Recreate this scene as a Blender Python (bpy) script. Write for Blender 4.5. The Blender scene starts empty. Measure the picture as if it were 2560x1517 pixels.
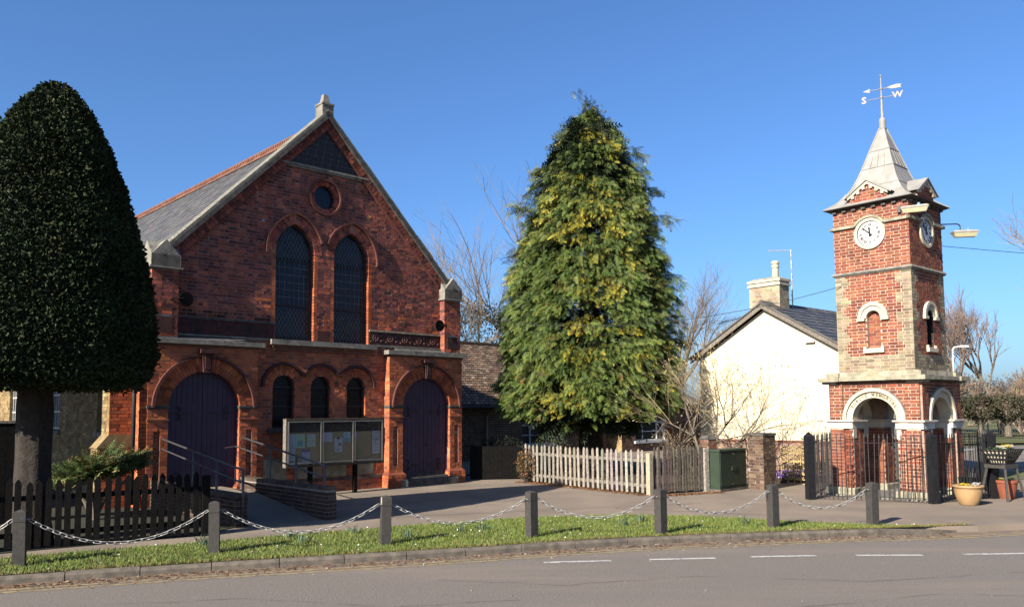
import bpy, bmesh, math, random
import numpy as np
from mathutils import Vector, Matrix, Euler
random.seed(7); np.random.seed(7)
R = math.radians
scn = bpy.context.scene
col = scn.collection

# ---------------------------------------------------------------- camera
YC, YT = 0.815, 0.860                      # headings of the chapel front and of the clock tower
pitch, roll = 0.0755, -0.0070
cp, sp, cr, sr = math.cos(pitch), math.sin(pitch), math.cos(roll), math.sin(roll)
fw = Vector((0, cp, sp)); up0 = Vector((0, -sp, cp)); rt0 = Vector((1, 0, 0))
rt = rt0 * cr + up0 * sr; upv = up0 * cr - rt0 * sr
cam_d = bpy.data.cameras.new('camera'); cam = bpy.data.objects.new('camera', cam_d); col.objects.link(cam)
M = Matrix.Identity(4)
for i in range(3):
    M[i][0] = rt[i]; M[i][1] = upv[i]; M[i][2] = -fw[i]
M[2][3] = 2.1
cam.matrix_world = M
cam_d.sensor_width = 36; cam_d.lens = 2032.4 / 2560 * 36; cam_d.shift_y = 114.57 / 2560
cam_d.clip_start = 0.1; cam_d.clip_end = 3000
scn.camera = cam

# ---------------------------------------------------------------- light
SUN_AZ, SUN_EL = R(41.8), R(29.6)          # heading the sunlight travels to, height of the sun
world = bpy.data.worlds.new('World'); scn.world = world; world.use_nodes = True
nt = world.node_tree; bg = nt.nodes['Background']
sky = nt.nodes.new('ShaderNodeTexSky'); sky.sky_type = 'NISHITA'; sky.sun_disc = False
sky.sun_elevation = SUN_EL; sky.sun_rotation = SUN_AZ + math.pi
sky.air_density = 1.0; sky.dust_density = 1.5; sky.ozone_density = 10.0; sky.altitude = 0
nt.links.new(sky.outputs[0], bg.inputs[0]); bg.inputs[1].default_value = 0.063
sun_d = bpy.data.lights.new('sun', 'SUN'); sun = bpy.data.objects.new('sun', sun_d); col.objects.link(sun)
sun_d.energy = 5.0; sun_d.angle = R(0.5); sun_d.color = (1.0, 0.9, 0.76)
Ld = Vector((math.sin(SUN_AZ) * math.cos(SUN_EL), math.cos(SUN_AZ) * math.cos(SUN_EL), -math.sin(SUN_EL)))
sun.rotation_euler = Ld.to_track_quat('-Z', 'Y').to_euler(); sun.location = (-20, -20, 30)
vs = scn.view_settings; vs.view_transform = 'Standard'; vs.look = 'None'; vs.exposure = 1.65; vs.gamma = 1.0

# ---------------------------------------------------------------- helpers
MATS = {}
def pm(name, c1, c2=None, scale=6.0, rough=0.85, bump=0.0, bscale=60.0, metal=0.0, spec=0.3, use=None, var=0.35,
       stain=None, sscale=1.2, sthr=0.55, smap=None):
    """procedural material: two colours mixed by noise in world space, optional stain, optional bump"""
    m = bpy.data.materials.new(name); m.use_nodes = True; t = m.node_tree; L = t.links.new
    KA = 0.57; c1 = tuple(v * KA for v in c1); c2 = tuple(v * KA for v in c2) if c2 else None; stain = tuple(v * KA for v in stain) if stain else None
    b = t.nodes['Principled BSDF']; b.inputs['Roughness'].default_value = rough
    b.inputs['Metallic'].default_value = metal; b.inputs['Specular IOR Level'].default_value = spec
    g = t.nodes.new('ShaderNodeNewGeometry')
    n1 = t.nodes.new('ShaderNodeTexNoise'); n1.inputs['Scale'].default_value = scale; n1.inputs['Detail'].default_value = 6
    L(g.outputs['Position'], n1.inputs['Vector'])
    mx = t.nodes.new('ShaderNodeMix'); mx.data_type = 'RGBA'
    cc2 = c2 if c2 else tuple(max(0, v * (1 - var)) for v in c1)
    mx.inputs['A'].default_value = (*c1, 1); mx.inputs['B'].default_value = (*cc2, 1)
    rmp = t.nodes.new('ShaderNodeMapRange'); rmp.inputs['From Min'].default_value = 0.35; rmp.inputs['From Max'].default_value = 0.65
    L(n1.outputs['Fac'], rmp.inputs['Value']); L(rmp.outputs[0], mx.inputs['Factor'])
    out = mx.outputs['Result']
    if use:
        mu = t.nodes.new('ShaderNodeMix'); mu.data_type = 'RGBA'; mu.blend_type = 'MULTIPLY'; mu.inputs['Factor'].default_value = 1
        if use == 'attr':
            a = t.nodes.new('ShaderNodeAttribute'); a.attribute_name = 'Col'; L(a.outputs['Color'], mu.inputs['B'])
        else:
            a = t.nodes.new('ShaderNodeObjectInfo'); L(a.outputs['Color'], mu.inputs['B'])
        L(out, mu.inputs['A']); out = mu.outputs['Result']
    if stain:
        n3 = t.nodes.new('ShaderNodeTexNoise'); n3.inputs['Scale'].default_value = sscale; n3.inputs['Detail'].default_value = 8; n3.inputs['Roughness'].default_value = 0.65
        if smap:
            mp = t.nodes.new('ShaderNodeMapping'); mp.inputs['Rotation'].default_value = (0, 0, smap[2]); mp.inputs['Scale'].default_value = (smap[0], smap[1], 1)
            L(g.outputs['Position'], mp.inputs['Vector']); L(mp.outputs[0], n3.inputs['Vector'])
        else: L(g.outputs['Position'], n3.inputs['Vector'])
        r3 = t.nodes.new('ShaderNodeMapRange'); r3.inputs['From Min'].default_value = sthr; r3.inputs['From Max'].default_value = sthr + 0.12
        L(n3.outputs['Fac'], r3.inputs['Value'])
        m3 = t.nodes.new('ShaderNodeMix'); m3.data_type = 'RGBA'; L(r3.outputs[0], m3.inputs['Factor'])
        L(out, m3.inputs['A']); m3.inputs['B'].default_value = (*stain, 1); out = m3.outputs['Result']
    L(out, b.inputs['Base Color'])
    if bump:
        n2 = t.nodes.new('ShaderNodeTexNoise'); n2.inputs['Scale'].default_value = bscale; n2.inputs['Detail'].default_value = 5
        L(g.outputs['Position'], n2.inputs['Vector'])
        bp = t.nodes.new('ShaderNodeBump'); bp.inputs['Strength'].default_value = bump; bp.inputs['Distance'].default_value = 0.02
        L(n2.outputs['Fac'], bp.inputs['Height']); L(bp.outputs['Normal'], b.inputs['Normal'])
    MATS[name] = m; return m

def tag(o, label=None, cat=None, group=None, kind=None):
    if label: o['label'] = label
    if cat: o['category'] = cat
    if group: o['group'] = group
    if kind: o['kind'] = kind
    return o

def empty(name, loc=(0, 0, 0), rz=0.0, label=None, cat=None, group=None, kind=None):
    o = bpy.data.objects.new(name, None); col.objects.link(o); o.location = loc; o.rotation_euler = (0, 0, rz)
    o.empty_display_size = 0.1
    return tag(o, label, cat, group, kind)

def link(name, me, parent=None, loc=None, rot=None, color=None):
    o = bpy.data.objects.new(name, me); col.objects.link(o)
    if parent: o.parent = parent
    if loc is not None: o.location = loc
    if rot is not None: o.rotation_euler = rot
    if color is not None: o.color = (*color[:3], 1)
    return o

class MB:
    def __init__(s): s.v = []; s.f = []; s.c = []; s.cur = (1, 1, 1)
    def add(s, vs, fs, c=None):
        n = len(s.v); s.v += [tuple(p) for p in vs]; s.f += [tuple(i + n for i in q) for q in fs]; s.c += [c or s.cur] * len(fs)
    def box(s, x0, x1, y0, y1, z0, z1, c=None, M=None):
        p = [(x0, y0, z0), (x1, y0, z0), (x1, y1, z0), (x0, y1, z0), (x0, y0, z1), (x1, y0, z1), (x1, y1, z1), (x0, y1, z1)]
        if M is not None: p = [tuple(M @ Vector(q)) for q in p]
        s.add(p, [(0, 3, 2, 1), (4, 5, 6, 7), (0, 1, 5, 4), (1, 2, 6, 5), (2, 3, 7, 6), (3, 0, 4, 7)], c); return s
    def frus(s, b, t, z0, z1, c=None):
        """b,t: (x0,x1,y0,y1) at bottom and top"""
        p = [(b[0], b[2], z0), (b[1], b[2], z0), (b[1], b[3], z0), (b[0], b[3], z0), (t[0], t[2], z1), (t[1], t[2], z1), (t[1], t[3], z1), (t[0], t[3], z1)]
        s.add(p, [(0, 3, 2, 1), (4, 5, 6, 7), (0, 1, 5, 4), (1, 2, 6, 5), (2, 3, 7, 6), (3, 0, 4, 7)], c); return s
    def prism(s, pts, d0, d1, ax='y', c=None):
        """extrude a 2-D outline: ax y -> pts are (x,z); ax x -> pts are (y,z); ax z -> pts are (x,y)"""
        n = len(pts)
        def P(p, d): return (p[0], d, p[1]) if ax == 'y' else ((d, p[0], p[1]) if ax == 'x' else (p[0], p[1], d))
        vs = [P(p, d0) for p in pts] + [P(p, d1) for p in pts]
        fs = [tuple(range(n)), tuple(range(2 * n - 1, n - 1, -1))] + [(i, i + n, (i + 1) % n + n, (i + 1) % n) for i in range(n)]
        s.add(vs, fs, c); return s
    def strip(s, pa, pb, d0, d1, ax='y', c=None):
        """solid between two polylines of equal length (an arch ring), extruded"""
        n = len(pa)
        def P(p, d): return (p[0], d, p[1]) if ax == 'y' else ((d, p[0], p[1]) if ax == 'x' else (p[0], p[1], d))
        vs = [P(p, d0) for p in pa] + [P(p, d0) for p in pb] + [P(p, d1) for p in pa] + [P(p, d1) for p in pb]
        fs = []
        for i in range(n - 1):
            fs += [(i, i + 1, n + i + 1, n + i), (2 * n + i, 3 * n + i, 3 * n + i + 1, 2 * n + i + 1),
                   (i, 2 * n + i, 2 * n + i + 1, i + 1), (n + i, n + i + 1, 3 * n + i + 1, 3 * n + i)]
        fs += [(0, n, 3 * n, 2 * n), (n - 1, 3 * n - 1, 4 * n - 1, 2 * n - 1)]
        s.add(vs, fs, c); return s
    def tube(s, pts, r, n=6, c=None, cap=True):
        pts = [Vector(p) for p in pts]; k = len(pts)
        rr = r if isinstance(r, (list, tuple)) else [r] * k
        vs = []; a = None
        for i, p in enumerate(pts):
            d = (pts[min(i + 1, k - 1)] - pts[max(i - 1, 0)]).normalized()
            if a is None: a = d.orthogonal().normalized()
            a = (a - d * a.dot(d)); a = a.normalized() if a.length > 1e-6 else d.orthogonal().normalized()
            b = d.cross(a)
            for j in range(n):
                t = 2 * math.pi * (j + 0.5) / n
                vs.append(tuple(p + (a * math.cos(t) + b * math.sin(t)) * rr[i]))
        fs = [(i * n + j, i * n + (j + 1) % n, (i + 1) * n + (j + 1) % n, (i + 1) * n + j) for i in range(k - 1) for j in range(n)]
        if cap: fs += [tuple(range(n - 1, -1, -1)), tuple(range((k - 1) * n, k * n))]
        s.add(vs, fs, c); return s
    def lathe(s, prof, ctr=(0, 0, 0), n=16, c=None):
        vs = []; k = len(prof)
        for r, z in prof:
            for j in range(n):
                t = 2 * math.pi * j / n; vs.append((ctr[0] + r * math.cos(t), ctr[1] + r * math.sin(t), ctr[2] + z))
        fs = [(i * n + j, i * n + (j + 1) % n, (i + 1) * n + (j + 1) % n, (i + 1) * n + j) for i in range(k - 1) for j in range(n)]
        fs += [tuple(range(n - 1, -1, -1)), tuple(range((k - 1) * n, k * n))]
        s.add(vs, fs, c); return s
    def mesh(s, name, mat=None, smooth=False):
        me = bpy.data.meshes.new(name); me.from_pydata(s.v, [], s.f)
        if any(c != (1, 1, 1) for c in s.c):
            a = me.attributes.new('Col', 'FLOAT_COLOR', 'FACE')
            a.data.foreach_set('color', np.array([(*c[:3], 1.0) for c in s.c], dtype=np.float32).ravel())
        if mat: me.materials.append(MATS[mat] if isinstance(mat, str) else mat)
        if smooth: me.shade_smooth()
        me.update(); return me
    def build(s, name, mat, parent=None, smooth=False, kind=None, loc=None, rot=None):
        o = link(name, s.mesh(name, mat, smooth), parent, loc, rot)
        if kind: o['kind'] = kind
        return o

def np_mesh(name, V, F, mat, C=None, smooth=False):
    """fast mesh from arrays; F is (n,3) or (n,4); C colour per face"""
    me = bpy.data.meshes.new(name); V = np.asarray(V, np.float32); F = np.asarray(F, np.int32); k = F.shape[1]
    me.vertices.add(len(V)); me.vertices.foreach_set('co', V.ravel())
    me.loops.add(F.size); me.loops.foreach_set('vertex_index', F.ravel())
    me.polygons.add(len(F)); me.polygons.foreach_set('loop_start', np.arange(0, F.size, k, dtype=np.int32))
    me.polygons.foreach_set('loop_total', np.full(len(F), k, np.int32))
    me.update(calc_edges=True)
    if C is not None:
        a = me.attributes.new('Col', 'FLOAT_COLOR', 'FACE')
        a.data.foreach_set('color', np.concatenate([C, np.ones((len(C), 1))], 1).astype(np.float32).ravel())
    me.materials.append(MATS[mat])
    if smooth: me.shade_smooth()
    return me

def mulc(c, k): return (c[0] * k, c[1] * k, c[2] * k)
def arc(cx, cz, r, a0, a1, n): return [(cx + r * math.cos(a0 + (a1 - a0) * i / n), cz + r * math.sin(a0 + (a1 - a0) * i / n)) for i in range(n + 1)]

# ---- brickwork: every brick is a box of its own, slightly out of true
def bricks_face(out, org, A, N, ivf, z0, z1, course, colf, bond='english', L=0.23, Hd=0.112, joint=0.010, tilt=0.02, proud=0.003, off=0.0, row0=0, depth=0.03):
    A = Vector(A); N = Vector(N); org = Vector(org)
    nrow = int((z1 - z0) / course + 0.5)
    for k in range(nrow):
        zb = z0 + k * course + joint / 2; zt = zb + course - joint; zm = (zb + zt) / 2
        for (a0, a1) in ivf(zm):
            if a1 - a0 < 0.03: continue
            r = k + row0
            if bond == 'english': seq = [L] if r % 2 == 0 else [Hd]; st = 0 if r % 2 == 0 else (L - Hd) / 2 - Hd + 0.06
            else: seq = [L, Hd]; st = 0 if r % 2 == 0 else (L + Hd) / 2
            a = math.floor((a0 - off) / sum(s + joint for s in seq)) * sum(s + joint for s in seq) + off - st
            i = 0
            while a < a1:
                ln = seq[i % len(seq)]; i += 1
                b0, b1 = max(a, a0), min(a + ln, a1)
                full = (a >= a0 - 1e-6 and a + ln <= a1 + 1e-6)
                a += ln + joint
                if b1 - b0 < 0.022: continue
                am = (b0 + b1) / 2; c = colf(am, zm)
                ta, tz, pr = random.gauss(0, tilt), random.gauss(0, tilt), random.gauss(proud, 0.0016)
                vs = []
                for (aa, zz) in ((b0, zb), (b1, zb), (b1, zt), (b0, zt)):
                    e = 0.0015
                    vs.append(org + A * (aa + random.uniform(-e, e)) + N * (pr + ta * (aa - am) + tz * (zz - zm)) + Vector((0, 0, zz + random.uniform(-e, e))))
                vs += [v - N * (depth + pr) for v in vs]
                out.append((vs, c, full and ln > 0.2))
BF = [(0, 1, 2, 3), (0, 4, 5, 1), (1, 5, 6, 2), (2, 6, 7, 3), (3, 7, 4, 0)]
def emit_bricks(parent, out, mat_attr, mat_obj, n_ind=0, score=None, name='brick', rest='brickwork'):
    idx = list(range(len(out)))
    ind = set()
    if n_ind:
        sc = [(score(sum(out[i][0][:4], Vector()) / 4), i) for i in idx if out[i][2]]
        sc = sorted([q for q in sc if q[0] is not None])
        ind = set(i for _, i in sc[:n_ind])
    mb = MB()
    for i in idx:
        vs, c, _ = out[i]
        if i in ind:
            ctr = sum(vs[:4], Vector()) / 4
            me = bpy.data.meshes.new(name); me.from_pydata([tuple(v - ctr) for v in vs], [], BF); me.materials.append(MATS[mat_obj])
            link(name, me, parent, ctr, None, c)
        else: mb.add(vs, BF, c)
    if mb.v: mb.build(rest, mat_attr, parent, kind='stuff')

def strips_wall(mb, org, A, N, ivf, z0, z1, dz, back=-0.004):
    """flat mortar bed behind the bricks, with the openings left out"""
    A = Vector(A); N = Vector(N); org = Vector(org); n = max(1, int(round((z1 - z0) / dz)))
    for k in range(n):
        za = z0 + (z1 - z0) * k / n; zb = z0 + (z1 - z0) * (k + 1) / n
        for (a0, a1) in ivf((za + zb) / 2):
            p = [org + A * a + N * back + Vector((0, 0, z)) for a, z in ((a0, za), (a1, za), (a1, zb), (a0, zb))]
            mb.add(p, [(0, 1, 2, 3)])

def cut(ivs, a, b):
    o = []
    for (p, q) in ivs:
        if b <= p or a >= q: o.append((p, q)); continue
        if a > p: o.append((p, a))
        if b < q: o.append((b, q))
    return o

def ring_stones(parent, name, mat, ctr, r0, r1, a0, a1, n, y0, y1, colf, gap=0.008, ax='y', mb=None):
    """wedge-shaped arch stones / bricks, one object each (or into mb)"""
    cx, cz = ctr
    for i in range(n):
        t0 = a0 + (a1 - a0) * i / n; t1 = a0 + (a1 - a0) * (i + 1) / n
        g0 = gap / 2 / r0 * (1 if a1 > a0 else -1); g1 = gap / 2 / r1 * (1 if a1 > a0 else -1)
        q = [(cx + r0 * math.cos(t0 + g0), cz + r0 * math.sin(t0 + g0)), (cx + r1 * math.cos(t0 + g1), cz + r1 * math.sin(t0 + g1)),
             (cx + r1 * math.cos(t1 - g1), cz + r1 * math.sin(t1 - g1)), (cx + r0 * math.cos(t1 - g0), cz + r0 * math.sin(t1 - g0))]
        pr = random.gauss(0, 0.002); c = colf()
        if mb is not None: mb.prism(q, y0 - pr, y1, ax, c)
        else:
            m = MB(); m.prism(q, y0 - pr, y1, ax); o = m.build(name, mat, parent); o.color = (*c, 1)

# ---------------------------------------------------------------- materials
pm('brick_a', (1, 1, 1), (0.60, 0.56, 0.57), 2.4, 0.92, 0.35, 70, use='attr', spec=0.2)
pm('brick_o', (1, 1, 1), (0.60, 0.56, 0.57), 2.4, 0.92, 0.35, 70, use='obj', spec=0.2)
pm('mortar_dark', (0.40, 0.35, 0.325), (0.25, 0.21, 0.195), 9, 0.95, 0.2)
pm('mortar_red', (0.44, 0.33, 0.255), (0.30, 0.20, 0.15), 9, 0.95, 0.2)
pm('mortar_cream', (0.62, 0.51, 0.40), (0.46, 0.37, 0.29), 9, 0.95, 0.2)
pm('yellow_wall', (0.34, 0.25, 0.12), (0.22, 0.16, 0.08), 6, 0.95, 0.2)
pm('stone', (0.30, 0.285, 0.245), (0.17, 0.16, 0.14), 5, 0.95, 0.5, 45, stain=(0.07, 0.07, 0.06), sscale=3.5, sthr=0.56)
pm('coping', (0.27, 0.26, 0.215), (0.15, 0.145, 0.12), 7, 0.95, 0.5, 45, stain=(0.42, 0.33, 0.10), sscale=2.5, sthr=0.63)
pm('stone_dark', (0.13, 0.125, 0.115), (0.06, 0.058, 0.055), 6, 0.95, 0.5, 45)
pm('stone_lichen', (0.42, 0.39, 0.29), (0.25, 0.23, 0.17), 6, 0.95, 0.5, 45, stain=(0.36, 0.33, 0.12), sscale=3, sthr=0.6)
pm('stone_cream', (0.66, 0.60, 0.46), (0.52, 0.46, 0.34), 4, 0.8, 0.15, 40)
pm('stone_white', (0.74, 0.70, 0.60), (0.55, 0.50, 0.42), 3, 0.75, 0.15, 40, stain=(0.2, 0.17, 0.13), sscale=6, sthr=0.64)
pm('terracotta_dark', (0.10, 0.030, 0.026), (0.045, 0.018, 0.018), 7, 0.8, 0.4, 40, stain=(0.02, 0.018, 0.02), sscale=2.2, sthr=0.55)
pm('terracotta_pale', (0.28, 0.15, 0.125), (0.17, 0.08, 0.065), 9, 0.8)
pm('slate_tile', (1, 1, 1), (0.7, 0.7, 0.7), 10, 0.5, 0.15, 50, use='attr', spec=0.4)
pm('slate_o', (1, 1, 1), (0.7, 0.7, 0.7), 10, 0.5, 0.15, 50, use='obj', spec=0.4)
pm('slate', (0.15, 0.147, 0.142), (0.09, 0.088, 0.085), 3, 0.55, 0.15, 50)
pm('clad', (0.030, 0.024, 0.027), (0.018, 0.015, 0.018), 8, 0.55, 0.2, 40)
pm('ridge_red', (0.235, 0.105, 0.068), (0.16, 0.068, 0.048), 6, 0.9, 0.3, 40, stain=(0.42, 0.27, 0.05), sscale=3.0, sthr=0.60)
pm('door_paint', (0.062, 0.034, 0.075), (0.046, 0.026, 0.058), 5, 0.55, 0.1, 30, spec=0.35)
pm('iron', (0.012, 0.012, 0.014), None, 12, 0.45, 0.15, 60, spec=0.4)
pm('black_paint', (0.010, 0.010, 0.012), (0.018, 0.018, 0.022), 14, 0.5, 0.2, 30, spec=0.25)
pm('glass_dark', (0.012, 0.012, 0.014), None, 4, 0.25, 0.0, spec=0.14)
pm('glass_blue', (0.012, 0.017, 0.034), (0.009, 0.012, 0.024), 2.5, 0.2, 0.0, spec=0.25)
pm('matte_black', (0.012, 0.012, 0.013), None, 9, 0.95, spec=0.03)
pm('lead', (0.15, 0.16, 0.18), None, 8, 0.5, spec=0.4)
pm('frame_dark', (0.035, 0.032, 0.03), None, 8, 0.6)
pm('frame_white', (0.72, 0.72, 0.70), (0.6, 0.6, 0.58), 6, 0.5)
pm('leadwork', (0.37, 0.36, 0.335), (0.28, 0.27, 0.25), 4, 0.6, 0.2, 20, stain=(0.19, 0.175, 0.155), sscale=5, sthr=0.60)
pm('vane_metal', (0.36, 0.345, 0.315), (0.27, 0.255, 0.235), 12, 0.5)
pm('dial', (0.86, 0.86, 0.84), (0.80, 0.80, 0.78), 5, 0.4)
pm('ink', (0.012, 0.012, 0.016), None, 5, 0.5)
pm('engrave', (0.24, 0.20, 0.12), None, 5, 0.9)
pm('cream_render', (0.88, 0.78, 0.56), (0.84, 0.74, 0.52), 1.5, 0.9, 0.1, 30)
pm('wood_grey', (0.40, 0.365, 0.315), (0.22, 0.195, 0.165), 18, 0.9, 0.4, 35, use='obj')
pm('wood_dark', (0.012, 0.011, 0.0105), (0.007, 0.007, 0.007), 12, 0.95, 0.4, 35, spec=0.08)
pm('wood_rail', (0.24, 0.215, 0.185), (0.15, 0.13, 0.11), 18, 0.9, 0.4, 35)
pm('concrete_post', (0.50, 0.42, 0.30), (0.38, 0.31, 0.22), 12, 0.95, 0.5, 60)
pm('galv', (0.62, 0.61, 0.58), (0.48, 0.47, 0.45), 20, 0.4, 0.1, 60, metal=0.25, spec=0.5)
pm('rail_paint', (0.085, 0.085, 0.092), (0.055, 0.055, 0.062), 10, 0.4, 0.1, 60, spec=0.5)
pm('bollard', (0.062, 0.057, 0.052), (0.042, 0.039, 0.036), 16, 0.75, 0.25, 60)
pm('cabinet_green', (0.030, 0.052, 0.030), (0.022, 0.040, 0.024), 4, 0.55, 0.05, 30)
pm('tarmac', (0.290, 0.236, 0.186), (0.215, 0.178, 0.146), 0.8, 0.95, 0.6, 90, stain=(0.335, 0.265, 0.195), sscale=0.5, sthr=0.56)
pm('road', (0.255, 0.224, 0.198), (0.160, 0.144, 0.132), 38, 0.92, 0.7, 120, stain=(0.245, 0.208, 0.178), sscale=1.0, sthr=0.49, smap=(0.10, 0.75, -0.26))
pm('road_patch', (0.125, 0.118, 0.114), (0.105, 0.100, 0.098), 2.5, 0.95, 0.7, 120)
pm('gutter_dust', (0.26, 0.185, 0.125), (0.17, 0.13, 0.10), 5, 1.0, 0.6, 70, stain=(0.16, 0.14, 0.125), sscale=3.5, sthr=0.52)
pm('kerbstone', (0.175, 0.150, 0.122), (0.095, 0.082, 0.068), 7, 0.95, 0.4, 60)
pm('yellow_paint', (0.40, 0.31, 0.15), (0.25, 0.20, 0.13), 9, 0.9, 0.3, 60, stain=(0.145, 0.115, 0.09), sscale=7, sthr=0.54)
pm('white_paint', (0.62, 0.61, 0.58), (0.45, 0.44, 0.42), 10, 0.85, 0.3, 60, stain=(0.2, 0.19, 0.18), sscale=11, sthr=0.53)
pm('tar', (0.14, 0.12, 0.105), (0.19, 0.16, 0.135), 3, 0.9)
pm('earth', (0.075, 0.055, 0.036), (0.045, 0.033, 0.022), 4, 1.0, 0.5, 40)
pm('chain_metal', (0.46, 0.45, 0.43), (0.34, 0.33, 0.32), 20, 0.4, 0.1, 60, metal=0.3, spec=0.5)
pm('dark_soil', (0.035, 0.040, 0.018), (0.020, 0.020, 0.012), 4, 1.0, 0.5, 40)
pm('brick_dark', (0.15, 0.050, 0.040), (0.09, 0.034, 0.030), 9, 0.9, 0.4, 50)
pm('turf', (0.095, 0.130, 0.030), (0.13, 0.12, 0.045), 3, 1.0, 0.5, 60)
pm('ground_mat', (0.080, 0.095, 0.030), (0.060, 0.060, 0.028), 0.4, 1.0, 0.3, 10)
pm('yew_leaf', (1, 1, 1), (0.55, 0.55, 0.55), 1.3, 0.85, 0.0, use='attr', spec=0.08)
pm('leafy', (1, 1, 1), (0.85, 0.85, 0.85), 9, 0.6, 0.0, use='attr', spec=0.25)
pm('board_brown', (0.12, 0.085, 0.055), (0.07, 0.05, 0.035), 9, 0.8)
pm('bark', (0.050, 0.040, 0.032), (0.028, 0.022, 0.019), 12, 1.0, 0.8, 25)
pm('bark_pale', (0.22, 0.185, 0.14), (0.13, 0.105, 0.08), 8, 1.0, 0.5, 25)
pm('twig', (0.31, 0.245, 0.18), (0.21, 0.165, 0.12), 5, 0.9)
pm('twig_pale', (0.46, 0.37, 0.22), (0.32, 0.25, 0.15), 5, 0.9)
pm('twig_red', (0.36, 0.26, 0.205), (0.26, 0.185, 0.15), 3, 0.9)  # lightened so that distance haze is part of the twig colour
pm('pot_clay', (0.48, 0.31, 0.15), (0.40, 0.25, 0.12), 6, 0.6, 0.15, 30)
pm('pot_terra', (0.33, 0.10, 0.05), (0.25, 0.075, 0.04), 6, 0.8, 0.1, 30)
pm('plastic_black', (0.02, 0.02, 0.022), (0.035, 0.035, 0.038), 9, 0.4, 0.1, 30)
pm('lamp_shell', (0.55, 0.53, 0.47), (0.45, 0.43, 0.38), 9, 0.5)
pm('lamp_glass', (0.55, 0.53, 0.34), (0.45, 0.43, 0.27), 14, 0.25, spec=0.5)
pm('cell_blue', (0.25, 0.42, 0.60), None, 5, 0.3)
pm('tile_brown', (1, 1, 1), (0.7, 0.7, 0.7), 9, 0.95, 0.3, 40, use='attr')
pm('paper', (1, 1, 1), (0.95, 0.95, 0.95), 5, 0.7, use='obj')
pm('cork', (0.50, 0.39, 0.20), (0.42, 0.32, 0.165), 20, 0.9)
pm('alu', (0.36, 0.35, 0.33), (0.28, 0.27, 0.26), 9, 0.35, metal=0.5)
pm('gate_paint', (0.62, 0.48, 0.22), (0.40, 0.29, 0.13), 16, 0.7, 0.3, 60, stain=(0.16, 0.08, 0.04), sscale=14, sthr=0.6)
pm('petal', (1, 1, 1), (0.9, 0.9, 0.9), 8, 0.6, use='attr')
pm('brick_small', (1, 1, 1), (0.75, 0.72, 0.7), 20, 0.95, 0.3, 60, use='attr')
mg = bpy.data.materials.new('clear_glass'); mg.use_nodes = True; _t = mg.node_tree; _b = _t.nodes['Principled BSDF']
_b.inputs['Base Color'].default_value = (0.05, 0.05, 0.05, 1); _b.inputs['Roughness'].default_value = 0.04; _b.inputs['Alpha'].default_value = 0.10
_b.inputs['Specular IOR Level'].default_value = 0.4; MATS['clear_glass'] = mg

def rb(cols, k=0.11):
    c = random.choice(cols); v = random.gauss(1, k)
    return tuple(max(0.006, x * v * random.gauss(1, 0.05)) for x in c)
C_UP = [tuple(v * f for v, f in zip(q, (2.35, 2.35, 1.9))) for q in [(0.185, 0.056, 0.046), (0.150, 0.045, 0.042), (0.115, 0.038, 0.038), (0.22, 0.066, 0.048), (0.085, 0.032, 0.034), (0.16, 0.05, 0.045)]]
C_LO = [tuple(v * f for v, f in zip(q, (2.2, 2.45, 1.9))) for q in [(0.30, 0.076, 0.040), (0.26, 0.066, 0.038), (0.34, 0.088, 0.045), (0.20, 0.052, 0.036), (0.27, 0.070, 0.038)]]
C_TW = [tuple(v * f for v, f in zip(q, (.88, 1.08, 1.08))) for q in [(0.40, 0.115, 0.060), (0.34, 0.085, 0.050), (0.43, 0.132, 0.068), (0.31, 0.078, 0.050), (0.38, 0.105, 0.058), (0.27, 0.072, 0.052)]]
C_GA = [(0.39, 0.335, 0.22), (0.35, 0.30, 0.20), (0.31, 0.265, 0.18), (0.42, 0.365, 0.24)]
C_CH = [(0.50, 0.44, 0.31), (0.44, 0.385, 0.27), (0.55, 0.49, 0.35)]
C_YE = [(0.40, 0.29, 0.13), (0.33, 0.24, 0.11), (0.45, 0.34, 0.16), (0.26, 0.19, 0.10)]
C_BR = [(0.24, 0.13, 0.075), (0.20, 0.105, 0.065), (0.27, 0.15, 0.085)]

# ---------------------------------------------------------------- ground, road, verge
KERB = [(-45, -3.2), (-30, 2.45), (-12, 8.85), (-6.66, 10.74), (-4.32, 11.56), (-1.56, 12.37), (1.63, 13.47), (5.25, 14.21), (7.3, 14.5), (8.3, 14.74)]
EDGE = KERB + [(10, 15.1), (14, 16.0), (20, 17.3), (70, 28)]
PATH = [(-45, -1.9), (-30, 3.75), (-12, 9.95), (-7.51, 12.09), (-5.04, 13.47), (-1.93, 15.21), (0.2, 16.2), (1.02, 16.4), (2.3, 16.5), (3.59, 16.26), (5.63, 15.21), (7.35, 14.68), (8.3, 14.80)]
def interp(pl, x):
    for (a, b) in zip(pl, pl[1:]):
        if a[0] <= x <= b[0]: return a[1] + (b[1] - a[1]) * (x - a[0]) / (b[0] - a[0])
    return pl[-1][1]
def sheet(name, pts, z, mat, kind='structure', parent=None):
    m = MB(); m.add([(p[0], p[1], z) for p in pts], [tuple(range(len(pts)))]); return m.build(name, mat, parent, kind=kind)
sheet('ground', [(-1500, -1500), (1500, -1500), (1500, 1500), (-1500, 1500)], -0.16, 'ground_mat')
road = sheet('road', [(-45, -30), (70, -12), *[(x, y - 0.02) for x, y in EDGE[::-1]]], -0.105, 'road')
tag(sheet('side_road', [(13.5, 30.5), (19, 29.0), (90, 30), (90, 56), (30, 46), (13.5, 40)], -0.02, 'road'))
pav = MB(); pp = [(x, y) for x, y in PATH[:-1]] + [(8.3, 14.72), (10, 15.08), (14, 15.98), (20, 17.28), (70, 27.98), (70, 29.4), (19, 28.4), (13.2, 30.2), (13.2, 75), (-60, 75), (-60, -8)]
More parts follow.
